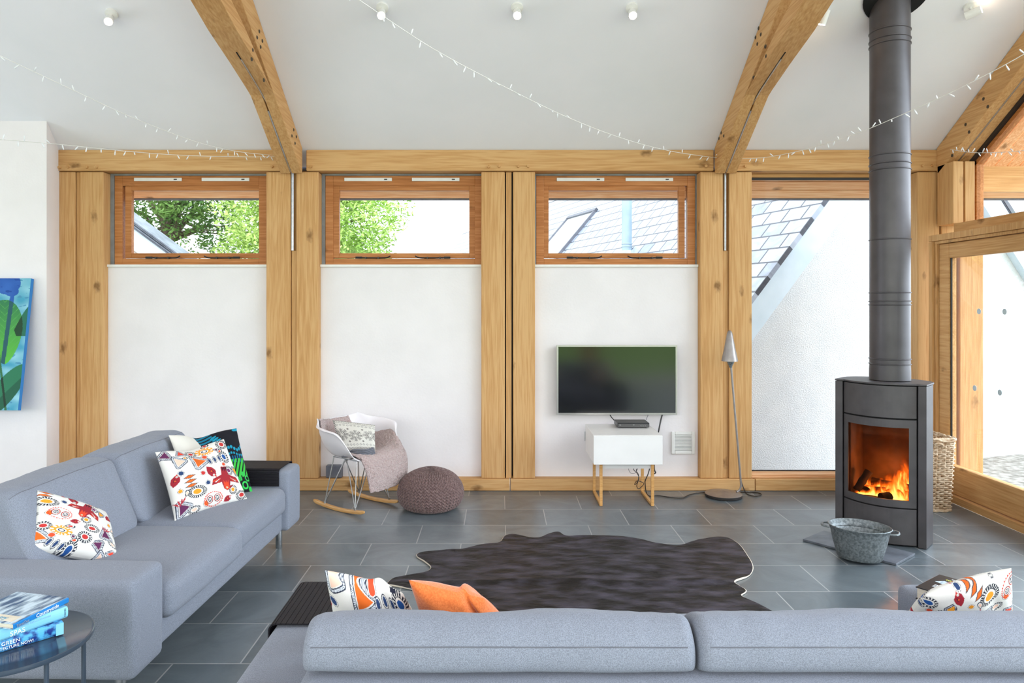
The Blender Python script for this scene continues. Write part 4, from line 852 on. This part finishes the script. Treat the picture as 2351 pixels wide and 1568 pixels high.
obj('canvas', mb, 'printed_canvas', cv, cols=leaf_canvas(np.array(us), np.array(vv_)), solid=.0)
q0 = [tA+Vector((-WDT, 0, 0)), tA, tB, tB+Vector((-WDT, 0, 0))]
obj('stretcher_frame', MB().ring([[p+nn_*.0195-cv.location for p in q0], [p-nn_*.016-cv.location for p in q0]]), 'book_blue', cv)

# ------------------------------------------------------------------ rocking chair
ch = thing('rocking_chair', 'white moulded shell rocking chair on wire legs and beech rockers', 'chair', (-1.13, 5.68, 0), R(-35))
NET = [[(.245, 0, .412), (.245, .10, .415), (.24, .19, .422), (.23, .235, .44), (.215, .255, .465), (.21, .262, .47)],
       [(.17, 0, .425), (.17, .10, .428), (.165, .195, .44), (.16, .25, .485), (.155, .278, .555), (.15, .292, .565)],
       [(.07, 0, .408), (.07, .10, .412), (.07, .20, .44), (.09, .27, .53), (.105, .305, .622), (.11, .335, .628)],
       [(-.04, 0, .400), (-.04, .10, .405), (-.04, .20, .44), (-.02, .275, .545), (.0, .32, .645), (.0, .355, .648)],
       [(-.13, 0, .42), (-.13, .10, .428), (-.125, .195, .47), (-.11, .26, .565), (-.10, .30, .655), (-.105, .325, .66)],
       [(-.195, 0, .49), (-.195, .10, .495), (-.18, .18, .525), (-.165, .235, .595), (-.15, .262, .665), (-.155, .28, .672)],
       [(-.232, 0, .58), (-.23, .10, .585), (-.218, .17, .602), (-.20, .215, .645), (-.187, .232, .684), (-.19, .242, .69)],
       [(-.262, 0, .682), (-.258, .09, .682), (-.25, .15, .686), (-.238, .19, .692), (-.225, .21, .70), (-.226, .216, .703)]]
NET = [[Vector(p) for p in r] for r in NET]
FULL = [[Vector((p.x, -p.y, p.z)) for p in r[:0:-1]]+r for r in NET]
def cat(ps, t_):
    n = len(ps)-1; t_ = max(0, min(n-1e-6, t_*n)); i = int(t_); t_ -= i
    p0, p1, p2, p3 = ps[max(i-1, 0)], ps[i], ps[i+1], ps[min(i+2, n)]
    return .5*((2*p1)+(p2-p0)*t_+(2*p0-5*p1+4*p2-p3)*t_*t_+(3*p1-p0-3*p2+p3)*t_**3)
def shell(u, v): return cat([cat(r, u) for r in FULL], v)
obj('seat_shell', MB().grid(shell, 48, 40), 'white_shell', ch, smooth='all', solid=-.006)
rk = []
for s_ in (-1, 1):
    pts = [(x, s_*.185, .016+.30*x*x*.95) for x in np.linspace(-.30, .27, 21)]
    rings = [[Vector((p[0], p[1]+dy*(.6 if i in (0, 20) else 1), p[2]+dz*(.6 if i in (0, 20) else 1))) for dy, dz in ((-.014, -.015), (.014, -.015), (.014, .012), (-.014, .012))] for i, p in enumerate(pts)]
    obj('rocker', MB().ring(rings), 'beech', ch, bevel=.005, smooth=True, label='bent beech rocker')
wm_ = MB()
def rkz(x): return .028+.285*x*x
for s_ in (-1, 1):
    for x in (-.17, .17):
        foot = Vector((x, s_*.185, rkz(x)+.004)); wm_.cyl(foot-Vector((0, 0, .012)), foot+Vector((0, 0, .012)), .009, 8)
        for tgt in ((x*.75, s_*.13, .395), (x*.05, s_*.12, .385), (x*.8, -s_*.02, .39)): wm_.tube([foot, Vector(tgt)], .0042, 6)
wm_.tube([(.13, -.13, .395), (.13, .13, .395), (-.13, .13, .40), (-.13, -.13, .40)], .005, 6, True).tube([(0, -.13, .385), (0, .13, .385)], .005, 6).tube([(-.13, 0, .40), (.13, 0, .395)], .004, 6)
obj('wire_base', wm_, 'steel', ch, smooth=True, label='chromed wire base')
# sheepskin over the seat
def fur(u, v):
    c_ = .42+.30*v; hw_ = .22+.16*v; uu = c_-hw_+2*hw_*u
    if v < .62: t_ = 1-v/.62; q = shell(uu, t_*.98); q2 = shell(uu, max(0, t_*.98-.02)); nrm_ = (shell(min(1, uu+.02), t_*.98)-q).cross(q2-q); nrm_ = nrm_.normalized() if nrm_.length > 0 else Vector((0, 0, 1))
    else:
        a = (v-.62)/.38; q = shell(uu, 0)+Vector((.035*math.sin(min(1, a*2)*1.57)+.02*a, .02*a*(u-.3), -.215*a*(1+.10*math.sin(u*4+1)))); nrm_ = Vector((1, 0, .2)).normalized()
    if nrm_.z < 0 and v < .62: nrm_ = -nrm_
    nrm_ = nrm_ if v >= .62 else (nrm_ if nrm_.dot(Vector((.1, 0, .7))-q) > 0 else -nrm_)
    edge = min(1, 8*min(u, 1-u, v, 1-v)+.15)
    return q+nrm_*(.006+.014*edge+.006*noise.noise(Vector((u*30, v*50, 0)))+.004*noise.noise(Vector((u*90, v*140, 3))))
sk_ = obj('sheepskin', MB().grid(fur, 120, 150), 'fur_pink', None, smooth='all', solid=-.012)
sk_.location = ch.location+Vector((0, 0, .001)); sk_.rotation_euler = ch.rotation_euler
tag(sk_, 'pale pink sheepskin draped over the white rocking chair', 'sheepskin')
bl_ = pillow('folded_blanket', [P(763, 964, 5.68), P(861, 976, 5.60), P(862, 1036, 5.50), P(784, 1042, 5.48)], .09, 'knit_print', 'folded grey and cream snowflake blanket propped on the rocking chair', 'blanket', snow_knit, 130, .015, seed=8)
fm = MB(); o0 = bl_.location
for k in range(5):
    z_ = .012+.013*k
    fm.tube(smoothpath([P(785+3*k, 1049-2.2*k, 5.47)-o0, P(812, 1047-3*k+2*math.sin(k), 5.44)-o0, P(838, 1049-4*k, 5.45)-o0, P(861-k, 1040-3*k, 5.50)-o0], 6), .0065, 7)
obj('folded_edges', fm, 'grey_board', bl_, smooth=True, label='grey folded layers')
sb = obj('socket_box', MB().box(-.068, .068, -.03, .03, 0, .105), 'grey_board', bevel=.006); sb.location = (-1.43, 6.19, .105)
tag(sb, 'small dark grey box against the wall behind the rocking chair', 'box')

# ------------------------------------------------------------------ knitted pouf
PP = [(.0, .002), (.13, .0), (.205, .02), (.245, .065), (.258, .12), (.250, .175), (.222, .225), (.175, .268), (.105, .300), (.045, .314), (.0, .318)]
PP = [Vector((x, 0, z)) for x, z in PP]
def pouf(u, v):
    th = u*2*math.pi; N_ = 24; row = v*N_+u; nst = 52
    q = cat(PP, v); q2 = cat(PP, min(1, v+.02))-cat(PP, max(0, v-.02)); n_ = Vector((q2.z, 0, -q2.x)).normalized()
    zig = .24*math.asin(math.sin(th*nst))
    d = .015*(abs(math.sin(math.pi*(row+zig)))**.8)*min(1, 6*q.x/.258)
    q = q+n_*(d-.010)
    return Vector((q.x*math.cos(th), q.x*math.sin(th), max(.001, q.z)))
pf = obj('knitted_pouf', MB().grid(pouf, 520, 170), 'pouf_yarn', None, smooth='all'); pf.location = (-.54, 5.62, 0)
tag(pf, 'brown chunky knitted pouf beside the rocking chair', 'pouf')

# ------------------------------------------------------------------ television, player, cabinet
tv = thing('television', 'silver framed flat television on the white wall panel', 'television', (1.016, 6.15, .653))
X0, X1 = -.52, .52
obj('casing', MB().box(X0+.01, X1-.01, .012, .055, .008, .593), 'black_plastic', tv, bevel=.006)
obj('bezel', rect_frame(X0, X1, 0, .600, .015, -.004, .014), 'silver_trim', tv, bevel=.002, label='silver bezel')
obj('screen', MB().box(X0+.014, X1-.014, .001, .011, .013, .586), 'screen_black', tv)
obj('wall_bracket', MB().box(-.2, .2, .055, .074, .15, .45), 'black_plastic', tv)
cb_ = thing('television_cabinet', 'white lacquered cabinet on beech sled legs under the television', 'cabinet', (1.0035, 5.82, 0))
cx0, cx1 = -.268, .268
obj('cabinet_box', MB().box(cx0, cx1, -.255, .27, .359, .583), 'white_lacquer', cb_, bevel=.002)
obj('drawer_front', MB().box(cx0, cx1, -.274, -.257, .357, .581), 'white_lacquer', cb_, bevel=.0015)
obj('apron', MB().box(-.185, .215, -.13, -.12, .294, .358), 'white_lacquer', cb_)
for x in (-.1935, .2165):
    y0, y1 = -.155, .265; w_ = .012
    obj('sled_leg', MB().box(x-w_, x+w_, y0, y0+.018, .001, .358).box(x-w_, x+w_, y1-.018, y1, .001, .358).box(x-w_, x+w_, y0+.018, y1-.018, .001, .020), 'beech', cb_, bevel=.002, label='beech sled leg')
obj('hinge_plate', MB().box(cx0-.006, cx0, .262, .268, .44, .52), 'steel', cb_)
pl = thing('disc_player', 'slim black disc player on top of the white cabinet', 'player', (1.108, 5.97, .584))
obj('casing', MB().box(-.131, .131, -.09, .095, .006, .042), 'book_black', pl, bevel=.003)
obj('foot', MB().box(-.11, .11, -.08, .08, 0, .006), 'rubber', pl)
obj('front_panel', MB().box(-.1295, .1295, -.0935, -.090, .008, .036), 'screen_black', pl)
textobj('LG', .012, 'text_grey', pl, frameM((-.118, -.0942, .022), (1, 0, 0), (0, 0, 1)), 'logo')
textobj('BD', .009, 'text_grey', pl, frameM((-.005, -.0942, .024), (1, 0, 0), (0, 0, 1)), 'logo', shear=.3)
for k in range(3): obj('button', MB().cyl((.06+.018*k, -.0935, .02), (.06+.018*k, -.0955, .02), .0035, 10), 'text_grey', pl)
def cable(name, label, pts, r=.004, mat='black_plastic'):
    pts = smoothpath(pts, 8); o = obj(name, MB().tube(pts, r, 6), mat, None, smooth=True, origin=tuple(pts[0])); return tag(o, label, 'cable')
cable('television_cable', 'black cable from the television down to the left rear of the player', [P(1399, 950, 6.19), P(1404, 958, 6.19), P(1412, 967, 6.12), P(1418, 972, 6.08)], .004)
cable('television_cable', 'thick black cable hanging right of the player behind the white cabinet', [P(1521, 950, 6.19), P(1517, 965, 6.19), P(1512, 990, 6.18), P(1503, 1040, 6.17), P(1502, 1075, 6.14), P(1505, 1085, 6.13), P(1500, 1088, 6.12)], .006)
cable('thin_cable', 'thin pale cable between television and player, right side', [P(1489, 950, 6.19), P(1485, 960, 6.15), P(1481, 968, 6.08)], .0022, 'grey_board')
cable('power_cable', 'tangled thin black cables dangling under the white cabinet', [P(1452, 1062, 6.0), P(1455, 1078, 6.0), P(1462, 1086, 6.02), P(1467, 1098, 6.02), P(1461, 1110, 6.03), P(1457, 1112, 6.03), P(1463, 1104, 6.0), P(1478, 1110, 6.0), P(1467, 1122, 6.02), P(1462, 1116, 6.0), P(1465, 1104, 6.0), P(1466, 1090, 6.02), P(1461, 1080, 6.0), P(1468, 1068, 6.0)], .0028)
cable('power_cable', 'thin looped grey cable under the left of the white cabinet', [P(1448, 1064, 6.0), P(1443, 1075, 6.0), P(1448, 1086, 6.0), P(1458, 1086, 6.0), P(1464, 1074, 6.0), P(1462, 1064, 6.0)], .002, 'grey_board')
cable('power_cable', 'black power cable running along the floor from the cabinet to the floor lamp', [P(1494, 1062, 6.06), P(1489, 1085, 6.06), P(1482, 1102, 6.06), P(1481, 1110, 6.06)]+[PZ(x, y, .006) for x, y in ((1484, 1131), (1492, 1139), (1510, 1137.5), (1540, 1142), (1567, 1143), (1580, 1137), (1600, 1132), (1622, 1131))], .0042)
cable('power_cable', 'black cable looping on the floor right of the lamp base', [P(1702, 1104, 6.09), P(1704, 1112, 6.09)]+[PZ(x, y, .006) for x, y in ((1712, 1131), (1722, 1137), (1738, 1139), (1748, 1135), (1740, 1131.5), (1718, 1130.5), (1700, 1130))], .004)
# wall vent
vt = thing('wall_vent', 'white louvred plastic vent on the wall right of the cabinet', 'vent', (1.604, 6.205, .30)); 
v0, v1 = -.103, .103
obj('vent_frame', rect_frame(v0, v1, 0, .197, .030, .002, .019), 'white_plastic', vt, bevel=.006)
sl_ = MB().box(v0+.028, v1-.028, .015, .019, .028, .17)
obj('vent_back', sl_, 'grey_board', vt)
for k in range(11): obj('louvre', MB().prism([(.003, .034+k*.0122), (.005, .034+k*.0122), (.014, .0425+k*.0122), (.012, .0425+k*.0122)], 'x', v0+.03, v1-.03), 'white_plastic', vt)

# ------------------------------------------------------------------ floor lamp
fl_ = thing('floor_lamp', 'slender grey metal floor lamp with cone shade by the tall window', 'lamp', (1.875, 5.96, 0))
obj('base', MB().lathe([(.0, .040), (.02, .038), (.08, .026), (.14, .018), (.152, .014)][::-1], (0, 0, .010), 48), 'lamp_metal', fl_, smooth=True)
obj('base_rim', MB().lathe([(.146, .0), (.150, .004), (.150, .024), (.13, .024)], (0, 0, .001), 48), 'rubber', fl_, smooth=True, label='black rubber rim')
obj('pole', MB().tube(smoothpath([(.105, -.01, .040), (.135, 0, .055), (.145, 0, .09), (.140, 0, .18), (.063, 0, 1.09)], 6), .0085, 12), 'lamp_metal', fl_, smooth=True)
obj('lamp_shade', MB().lathe([(.060, 1.132), (.067, 1.130), (.066, 1.14), (.045, 1.24), (.024, 1.355), (.018, 1.375), (.008, 1.386), (.0, 1.388)], (.052, 0, 0), 40, cap=False), 'lamp_metal', fl_, smooth=True)
obj('shade_neck', MB().lathe([(.012, 1.075), (.014, 1.09), (.026, 1.115), (.034, 1.14), (.05, 1.15)], (.060, 0, 0), 28), 'galvanised', fl_, smooth=True)

# ------------------------------------------------------------------ stove
sv = thing('wood_stove', 'grey steel wood stove with curved glass door and burning fire', 'stove', (2.68, 4.95, 0), R(-44))
def arc(x, off=0): return -.128-.095*(1-(x/.235)**2)+off
def arcpanel(x0, x1, z0, z1, o0=0, o1=.018, n=18):
    xs = np.linspace(x0, x1, n+1); pr = [(x, arc(x, o0)) for x in xs]+[(x, arc(x, o1)) for x in xs[::-1]]
    return MB().prism(pr, 'z', z0, z1)
obj('pillar', MB().box(-.285, -.236, -.137, .03, .004, 1.064), 'stove_iron', sv, bevel=.002)
obj('pillar', MB().box(.236, .285, -.137, .03, .004, 1.064), 'stove_iron', sv, bevel=.002)
outl = [(x, arc(x, .012)) for x in np.linspace(-.23, .23, 19)]+[(.27, -.10), (.27, .03)]+[(.27*math.cos(a), .03+.19*math.sin(a)) for a in np.linspace(.15, math.pi-.15, 15)]+[(-.27, .03), (-.27, -.10)]
top = [(-.287, -.139), (-.238, -.139)]+[(x, arc(x, -.002)) for x in np.linspace(-.228, .228, 21)]+[(.238, -.139), (.287, -.139), (.287, .03)]+[(.287*math.cos(a), .03+.20*math.sin(a)) for a in np.linspace(.12, math.pi-.12, 17)]+[(-.287, .03)]
obj('top_plate', MB().prism(top, 'z', 1.067, 1.078), 'stove_iron', sv, bevel=.002)
obj('upper_panel', arcpanel(-.226, .226, .848, 1.060), 'stove_iron', sv, bevel=.002)
obj('lower_panel', arcpanel(-.226, .226, .012, .248), 'stove_iron', sv, bevel=.002)
dr = obj('stove_door', arcpanel(-.226, -.192, .258, .838).add(*(lambda m_: (m_.v, m_.f))(arcpanel(.188, .226, .258, .838))).add(*(lambda m_: (m_.v, m_.f))(arcpanel(-.192, .188, .258, .305))).add(*(lambda m_: (m_.v, m_.f))(arcpanel(-.192, .188, .785, .838))), 'stove_iron', sv)
obj('door_glass', arcpanel(-.193, .189, .303, .788, .010, .015), 'stove_glass', dr, label='curved glass')
# body with an open chamber
bd = MB().prism(outl, 'z', .006, .262).prism(outl, 'z', .83, 1.066)
side = lambda s_: [(s_*.20, arc(.2, .02)), (s_*.235, arc(.235, .012)), (s_*.27, -.10), (s_*.27, .03)]+[(s_*.27*math.cos(a), .03+.19*math.sin(a)) for a in np.linspace(.15, 1.45, 8)]+[(s_*.03, .15), (s_*.20, .15)]
bd.prism(side(1), 'z', .262, .83).prism(side(-1), 'z', .262, .83).prism([(-.04, .15), (.04, .15), (.04, .222), (-.04, .222)], 'z', .262, .83)
obj('stove_body', bd, 'stove_gap', sv)
obj('fire_chamber', MB().box(-.199, .199, .13, .148, .263, .829).box(-.199, -.185, -.12, .13, .263, .829).box(.185, .199, -.12, .13, .263, .829).box(-.199, .199, -.128, .13, .263, .275), 'firebrick', sv)
def flame_sheet(y, seed, hmax):
    mb = MB(); n1, n2 = 40, 40; heat = []
    for j in range(n2+1):
        for i in range(n1+1):
            u, v = i/n1, j/n2; x = -.18+.36*u; z = .285+.42*v
            yy = y+.02*math.sin(u*9+seed)+.015*noise.noise(Vector((u*4, v*4, seed)))
            mb.v.append(Vector((x, yy, z)))
            H = hmax*(.16+.10*noise.noise(Vector((u*5, seed, 0)))+.42*math.exp(-((x-.10)/.055)**2)+.10*math.exp(-((x+.02)/.08)**2)); heat.append(max(0, 1.15*(1-v/max(.02, H))**1.0 if v < H else 0)*min(1, 8*u, 8*(1-u)))
    mb.f = [(j*(n1+1)+i, j*(n1+1)+i+1, (j+1)*(n1+1)+i+1, (j+1)*(n1+1)+i) for j in range(n2) for i in range(n1)]
    return mb, np.repeat(np.array(heat)[:, None], 3, 1)
for k, (y, hm) in enumerate(((.06, 1.15), (.0, 1.0), (-.06, .8), (-.11, .55))):
    mb, h_ = flame_sheet(y, k*3.3+1, hm); obj('flame', mb, 'flame', sv, cols=h_, attr='Heat', smooth='all')
def log(p0, p1, r, name='log'):
    d = (Vector(p1)-Vector(p0)); ps = [Vector(p0)+d*t_ for t_ in np.linspace(0, 1, 9)]
    obj(name, MB().tube(ps, [r*(.9+.2*random.random()) for _ in ps], 10), 'log_char', sv, smooth=True)
log((-.16, -.06, .305), (.13, -.02, .315), .032); log((-.15, -.12, .31), (-.09, -.05, .44), .026); log((.02, -.17, .30), (.16, .04, .31), .03); log((-.10, .05, .35), (.14, .06, .34), .03)
fp = bpy.data.lights.new('fire_light', 'POINT'); fp.energy = 1.8; fp.color = (1, .42, .12); fp.shadow_soft_size = .06
fo = bpy.data.objects.new('fire_light', fp); C.objects.link(fo); fo.parent = sv; fo.location = (.06, -.03, .42)
# flue
FXc, FYc = 2.712, 4.95
def fz(y): return CH+(HY-y)*(FYc-.1)/F
prof = [(.120, 1.079), (.129, 1.083), (.129, fz(855))]
for y in (838, 826, 700, 692, 672, 548, 386, 372, 352, 94, 82, 62):
    z = fz(y); prof += [(.127, z-.004), (.1325, z-.001), (.1325, z+.003), (.127, z+.006)]
prof = sorted(prof, key=lambda t_: t_[1]); prof += [(.127, zc(FYc-.16)+.0)]
o = obj('flue_pipe', MB().lathe(prof, (0, 0, -1.079), 64), 'flue_steel', None, smooth=True); o.location = (FXc, FYc, 1.079)
tag(o, 'dark grey flue pipe rising from the stove to the ceiling', 'flue')
# collar where the flue enters the sloping ceiling
yc = FYc-.09; n_c = Vector((0, SL, 1)).normalized(); col = MB().ring([[Vector((.215*math.cos(a), .215*math.sin(a)*n_c.z, -.215*math.sin(a)*n_c.y))+n_c*-h for a in np.linspace(0, 2*math.pi, 49)[:-1]] for h in (.002, .012)])
o = obj('flue_collar', col, 'stove_gap', None); o.location = (FXc, yc, zc(yc)-.001); tag(o, 'black round collar plate where the flue meets the ceiling', 'collar')

# slate hearth slabs and tub
sa = math.atan2(-.465, .376)
for k in range(2):
    o = obj('slate_slab', MB().box(-.147, .147, -.145, .145, .0, .014), 'slate_slab', None, bevel=.002)
    c = Vector((2.054, 4.83, 0))+Vector((math.cos(sa), math.sin(sa), 0))*(.149+.300*k)+Vector((-math.sin(sa), math.cos(sa), 0))*.146
    o.location = (c.x, c.y, .001); o.rotation_euler = (0, 0, sa+R(.6*k)); tag(o, ['loose grey slate slab on the floor left of the metal tub', 'loose grey slate slab on the floor in front of the stove, right of the metal tub'][k], 'slab')
tu = thing('metal_tub', 'oval galvanised metal tub on the slate slabs before the stove', 'tub', (2.262, 4.475, .017), math.atan2(-.175, .325))
pr_ = [(.0, .003), (.118, .003), (.122, .0), (.126, .006), (.150, .10), (.156, .148), (.1595, .152), (.1575, .157), (.172, .190), (.1765, .193), (.178, .197), (.1755, .200), (.171, .198), (.168, .190), (.150, .10), (.120, .012), (0, .010)]
obj('bowl', MB().lathe(pr_, (0, 0, 0), 56, 1.03, .84, False), 'galvanised', tu, smooth=True)
for s_ in (-1, 1):
    obj('handle', MB().tube(smoothpath([(s_*.168, -.045, .178), (s_*.20, -.042, .180), (s_*.215, -.02, .180), (s_*.215, .02, .180), (s_*.20, .042, .180), (s_*.168, .045, .178)], 5), .0065, 8), 'galvanised', tu, smooth=True)

# ------------------------------------------------------------------ wicker log basket
wb = thing('wicker_basket', 'tall pale wicker log basket behind the stove by the sliding door', 'basket', (3.285, 5.69, 0))
def rrect(hx, hy, z, n=112, amp=0, ph=0, cr=.035):
    pts = []
    for k in range(n):
        t_ = k/n*2*math.pi; c, s_ = math.cos(t_), math.sin(t_); q = 1/max(abs(c)**8+abs(s_)**8, 1e-9)**.125
        w_ = amp*math.sin(k/n*math.pi*2*28+ph); pts.append(Vector((c*q*(hx+w_), s_*q*(hy+w_), z+.002*math.sin(k*1.7+z*90))))
    return pts
nr = 34; wv = MB()
for k in range(nr):
    z = .018+k*.0155; f = 1+.0*z; hx = .222+.022*(z/.57); hy = .182+.022*(z/.57)
    wv.tube(rrect(hx, hy, z, 112, .0075, k*math.pi), .0066, 5, True)
obj('weave', wv, 'wicker', wb, smooth='all')
stk = MB()
for k in range(28):
    a = (k+.5)/28*2*math.pi; c, s_ = math.cos(a), math.sin(a); q = 1/(abs(c)**8+abs(s_)**8)**.125
    stk.tube([(c*q*.222, s_*q*.182, .01), (c*q*.244, s_*q*.204, .56)], .007, 5)
obj('stakes', stk, 'wicker', wb, smooth='all')
rm = MB(); rmb = MB()
for k in range(4): rm.tube([p+Vector((0, 0, .010*math.sin(i*.45+k*1.57)))*1.0 for i, p in enumerate(rrect(.245+.008*math.cos(k*1.57), .205+.008*math.cos(k*1.57), .558, 112))], .0085, 6, True)
for k in range(3): rmb.tube([p+Vector((0, 0, .006*math.sin(i*.45+k*2)))*1.0 for i, p in enumerate(rrect(.228, .188, .012, 112))], .007, 6, True)
obj('braided_rim', rm, 'wicker', wb, smooth='all'); obj('braided_foot', rmb, 'wicker', wb, smooth='all')
obj('handle', MB().tube(smoothpath([(.12, -.208, .50), (.11, -.225, .53), (.06, -.226, .535), (.05, -.208, .50)], 5), .008, 6), 'wicker', wb, smooth='all')
obj('basket_floor', MB().box(-.20, .20, -.16, .16, .006, .012), 'wicker', wb)

# ------------------------------------------------------------------ cowhide
OUT = [(888, 1345), (905, 1330), (945, 1322), (978, 1316), (990, 1306), (975, 1292), (957, 1279), (975, 1270), (1030, 1264), (1062, 1262), (1110, 1253), (1146, 1249), (1160, 1234), (1180, 1229), (1215, 1236), (1240, 1236), (1262, 1228), (1283, 1224), (1300, 1232), (1345, 1231), (1400, 1232), (1460, 1238), (1505, 1248), (1553, 1256), (1590, 1246), (1620, 1238), (1662, 1236), (1690, 1248), (1716, 1278), (1728, 1305), (1718, 1325), (1685, 1340), (1712, 1360), (1702, 1372), (1745, 1392), (1796, 1420), (1830, 1445), (1760, 1470), (1680, 1462), (1600, 1500), (1480, 1510), (1380, 1495), (1250, 1500), (1150, 1480), (1080, 1500), (1020, 1480), (1040, 1440), (1000, 1400), (960, 1362), (930, 1352)]
wo = [PZ(x, y, 0) for x, y in OUT]
rs = smoothpath(wo+[wo[0]], 6)[:-1]; ns = len(rs); mb = MB(); NR = 34; a0, a1 = Vector((-.15, 4.2, 0)), Vector((1.15, 4.15, 0))
for j in range(NR+1):
    s_ = j/NR
    for i, p in enumerate(rs):
        t_ = max(0, min(1, (p-a0).dot(a1-a0)/(a1-a0).length_squared)); sp_ = a0.lerp(a1, t_); q = sp_.lerp(p, s_)
        rip = .010*noise.noise(q*2.2)+.012*max(0, noise.noise(q*3.1+Vector((5, 0, 0))))
        rdg = .016*math.exp(-((q.y-4.10-.04*noise.noise(Vector((q.x*2, 0, 0))))/.03)**2)
        edge = .009*max(0, noise.noise(Vector((p.x*4, p.y*4, 2))))*s_**4
        mb.v.append(Vector((q.x, q.y, .007+abs(rip)+rdg*(1-s_**3)+edge)))
mb.f = [(j*ns+i, j*ns+(i+1) % ns, (j+1)*ns+(i+1) % ns, (j+1)*ns+i) for j in range(NR) for i in range(ns)]
org_ = (.5, 4.2, 0)
rg_ = thing('cowhide_rug', 'dark brown black cowhide rug on the slate floor', 'rug', org_)
obj('hide', mb.sh((-.5, -4.2, 0)), 'hair_hide', rg_, smooth='all')
last = [Vector(p) for p in mb.v[-ns:]]
obj('pale_edge', MB().ring([[p+Vector((0, 0, -.001)) for p in last], [p+((p-Vector((0, 0, p.z))).normalized()*.005)+Vector((0, 0, -.002)) for p in last], [Vector((p.x, p.y, .002)) for p in last]], True, False), 'hide_rim', rg_, smooth='all', label='pale raw edge of the hide')

# ------------------------------------------------------------------ ceiling spotlights
def ceil_pt(x, y):
    Y = (ZB+SL*YB-CH)/((HY-y)/F+SL); return P(x, y, Y)
nC = -Vector((0, SL, 1)).normalized()
def spot(px, py, aim, label, glow=1.0):
    base_ = ceil_pt(px, py); head = base_+nC*.075; aim = Vector(aim).normalized()
    e = thing('ceiling_spotlight', label, 'spotlight', base_, group='white ceiling spotlights'); L = -base_
    obj('canopy', MB().cyl(base_, base_+nC*.018, .042, 28).sh(L), 'white_plastic', e, smooth=True)
    obj('arm', MB().cyl(base_+nC*.015, head, .009, 10).sh(L), 'white_plastic', e, smooth=True)
    hd = obj('lamp_head', MB().cyl(head-aim*.05, head+aim*.045, .027, 24).sh(L), 'white_plastic', e, smooth=True)
    obj('bulb', MB().lathe([(0, 0), (.02, 0), (.0235, .003), (.0, .006)], (0, 0, 0), 20, cap=False).xf(Matrix.Translation(head+aim*.046+L) @ aim.to_track_quat('Z', 'Y').to_matrix().to_4x4()), 'bulb_glow', hd)
for px, py, aim, l in ((257, 30, (.35, -.8, -.6), 'glowing ceiling spotlight in the left ceiling bay'), (878, 16, (.1, -.8, -.6), 'glowing ceiling spotlight, leftmost of the row in the middle bay'),
                    (1187, 16, (0, -.8, -.6), 'glowing ceiling spotlight, second in the row of the middle bay'), (1450, 16, (-.1, -.8, -.6), 'glowing ceiling spotlight, rightmost of the row in the middle bay'),
                    (1886, 24, (-.2, .35, -.9), 'white ceiling spotlight pointing down beside the right rafter'), (2226, 14, (.75, -.6, .25), 'white ceiling spotlight turned sideways right of the flue')):
    spot(px, py, aim, l)

# ------------------------------------------------------------------ string lights
def strand(label, pts, n, seed):
    rnd = random.Random(seed); path = smoothpath(pts, 14); e = thing('string_light', label, 'string lights', path[-1], group='fairy light strands'); L = -e.location
    tw = []; tot = 0
    obj('wire', MB().tube([p+L for p in path], .0021, 5), 'cream_thread', e, smooth='all')
    ln_ = [0]
    for a, b in zip(path, path[1:]): ln_.append(ln_[-1]+(b-a).length)
    proto = None
    for k in range(n):
        s_ = ln_[-1]*(k+.5+rnd.uniform(-.25, .25))/n; i = max(j for j in range(len(ln_)) if ln_[j] <= s_); i = min(i, len(path)-2)
        p = path[i].lerp(path[i+1], (s_-ln_[i])/max(1e-6, ln_[i+1]-ln_[i]))
        if proto is None:
            o = obj('bulb', MB().tube([(0, 0, 0), (0, 0, -.010), (0, 0, -.012), (0, 0, -.034), (0, 0, -.037)], [.0022, .0022, .0042, .0038, .001], 7), 'bulb_clear', e, smooth='all'); proto = o
        else: o = proto.copy(); C.objects.link(o); o.parent = e
        o.location = p+L; up = rnd.random() < .3
        o.rotation_euler = (rnd.uniform(-.6, .6)+(math.pi if up else 0), rnd.uniform(-.9, .9), rnd.uniform(0, 6))
E1 = P(635, 357, 6.06); E2 = P(1642, 362, 6.07)
strand('upper fairy light strand falling from the top left to the left rafter', [P(-60, 100, 4.1), P(0, 128, 4.2), P(170, 208, 4.55), P(300, 268, 4.9), P(440, 322, 5.4), P(540, 347, 5.75), E1], 26, 1)
strand('lower fairy light strand from the left wall to the left rafter', [P(-80, 314, 4.2), P(0, 320, 4.4), P(130, 331, 4.8), P(300, 348, 5.3), P(430, 357, 5.7), P(560, 360, 5.95), E1+Vector((0, 0, -.01))], 26, 2)
strand('long fairy light strand crossing the middle ceiling bay', [P(790, -25, 3.3), P(850, 17, 3.5), P(1000, 115, 3.9), P(1150, 195, 4.4), P(1300, 268, 4.95), P(1430, 318, 5.4), P(1540, 347, 5.8), E2], 34, 3)
strand('fairy light strand passing in front of the flue pipe', [E2, P(1700, 364, 6.0), P(1760, 361, 5.8), P(1850, 343, 5.4), P(1960, 309, 4.8), P(2060, 268, 4.45), P(2180, 214, 4.1), P(2300, 153, 3.8), P(2400, 95, 3.6)], 34, 4)
strand('short fairy light strand across the gable glazing at the right', [P(2182, 343, 5.88), P(2230, 350, 5.6), P(2290, 350, 5.3), P(2360, 345, 5.0)], 16, 5)
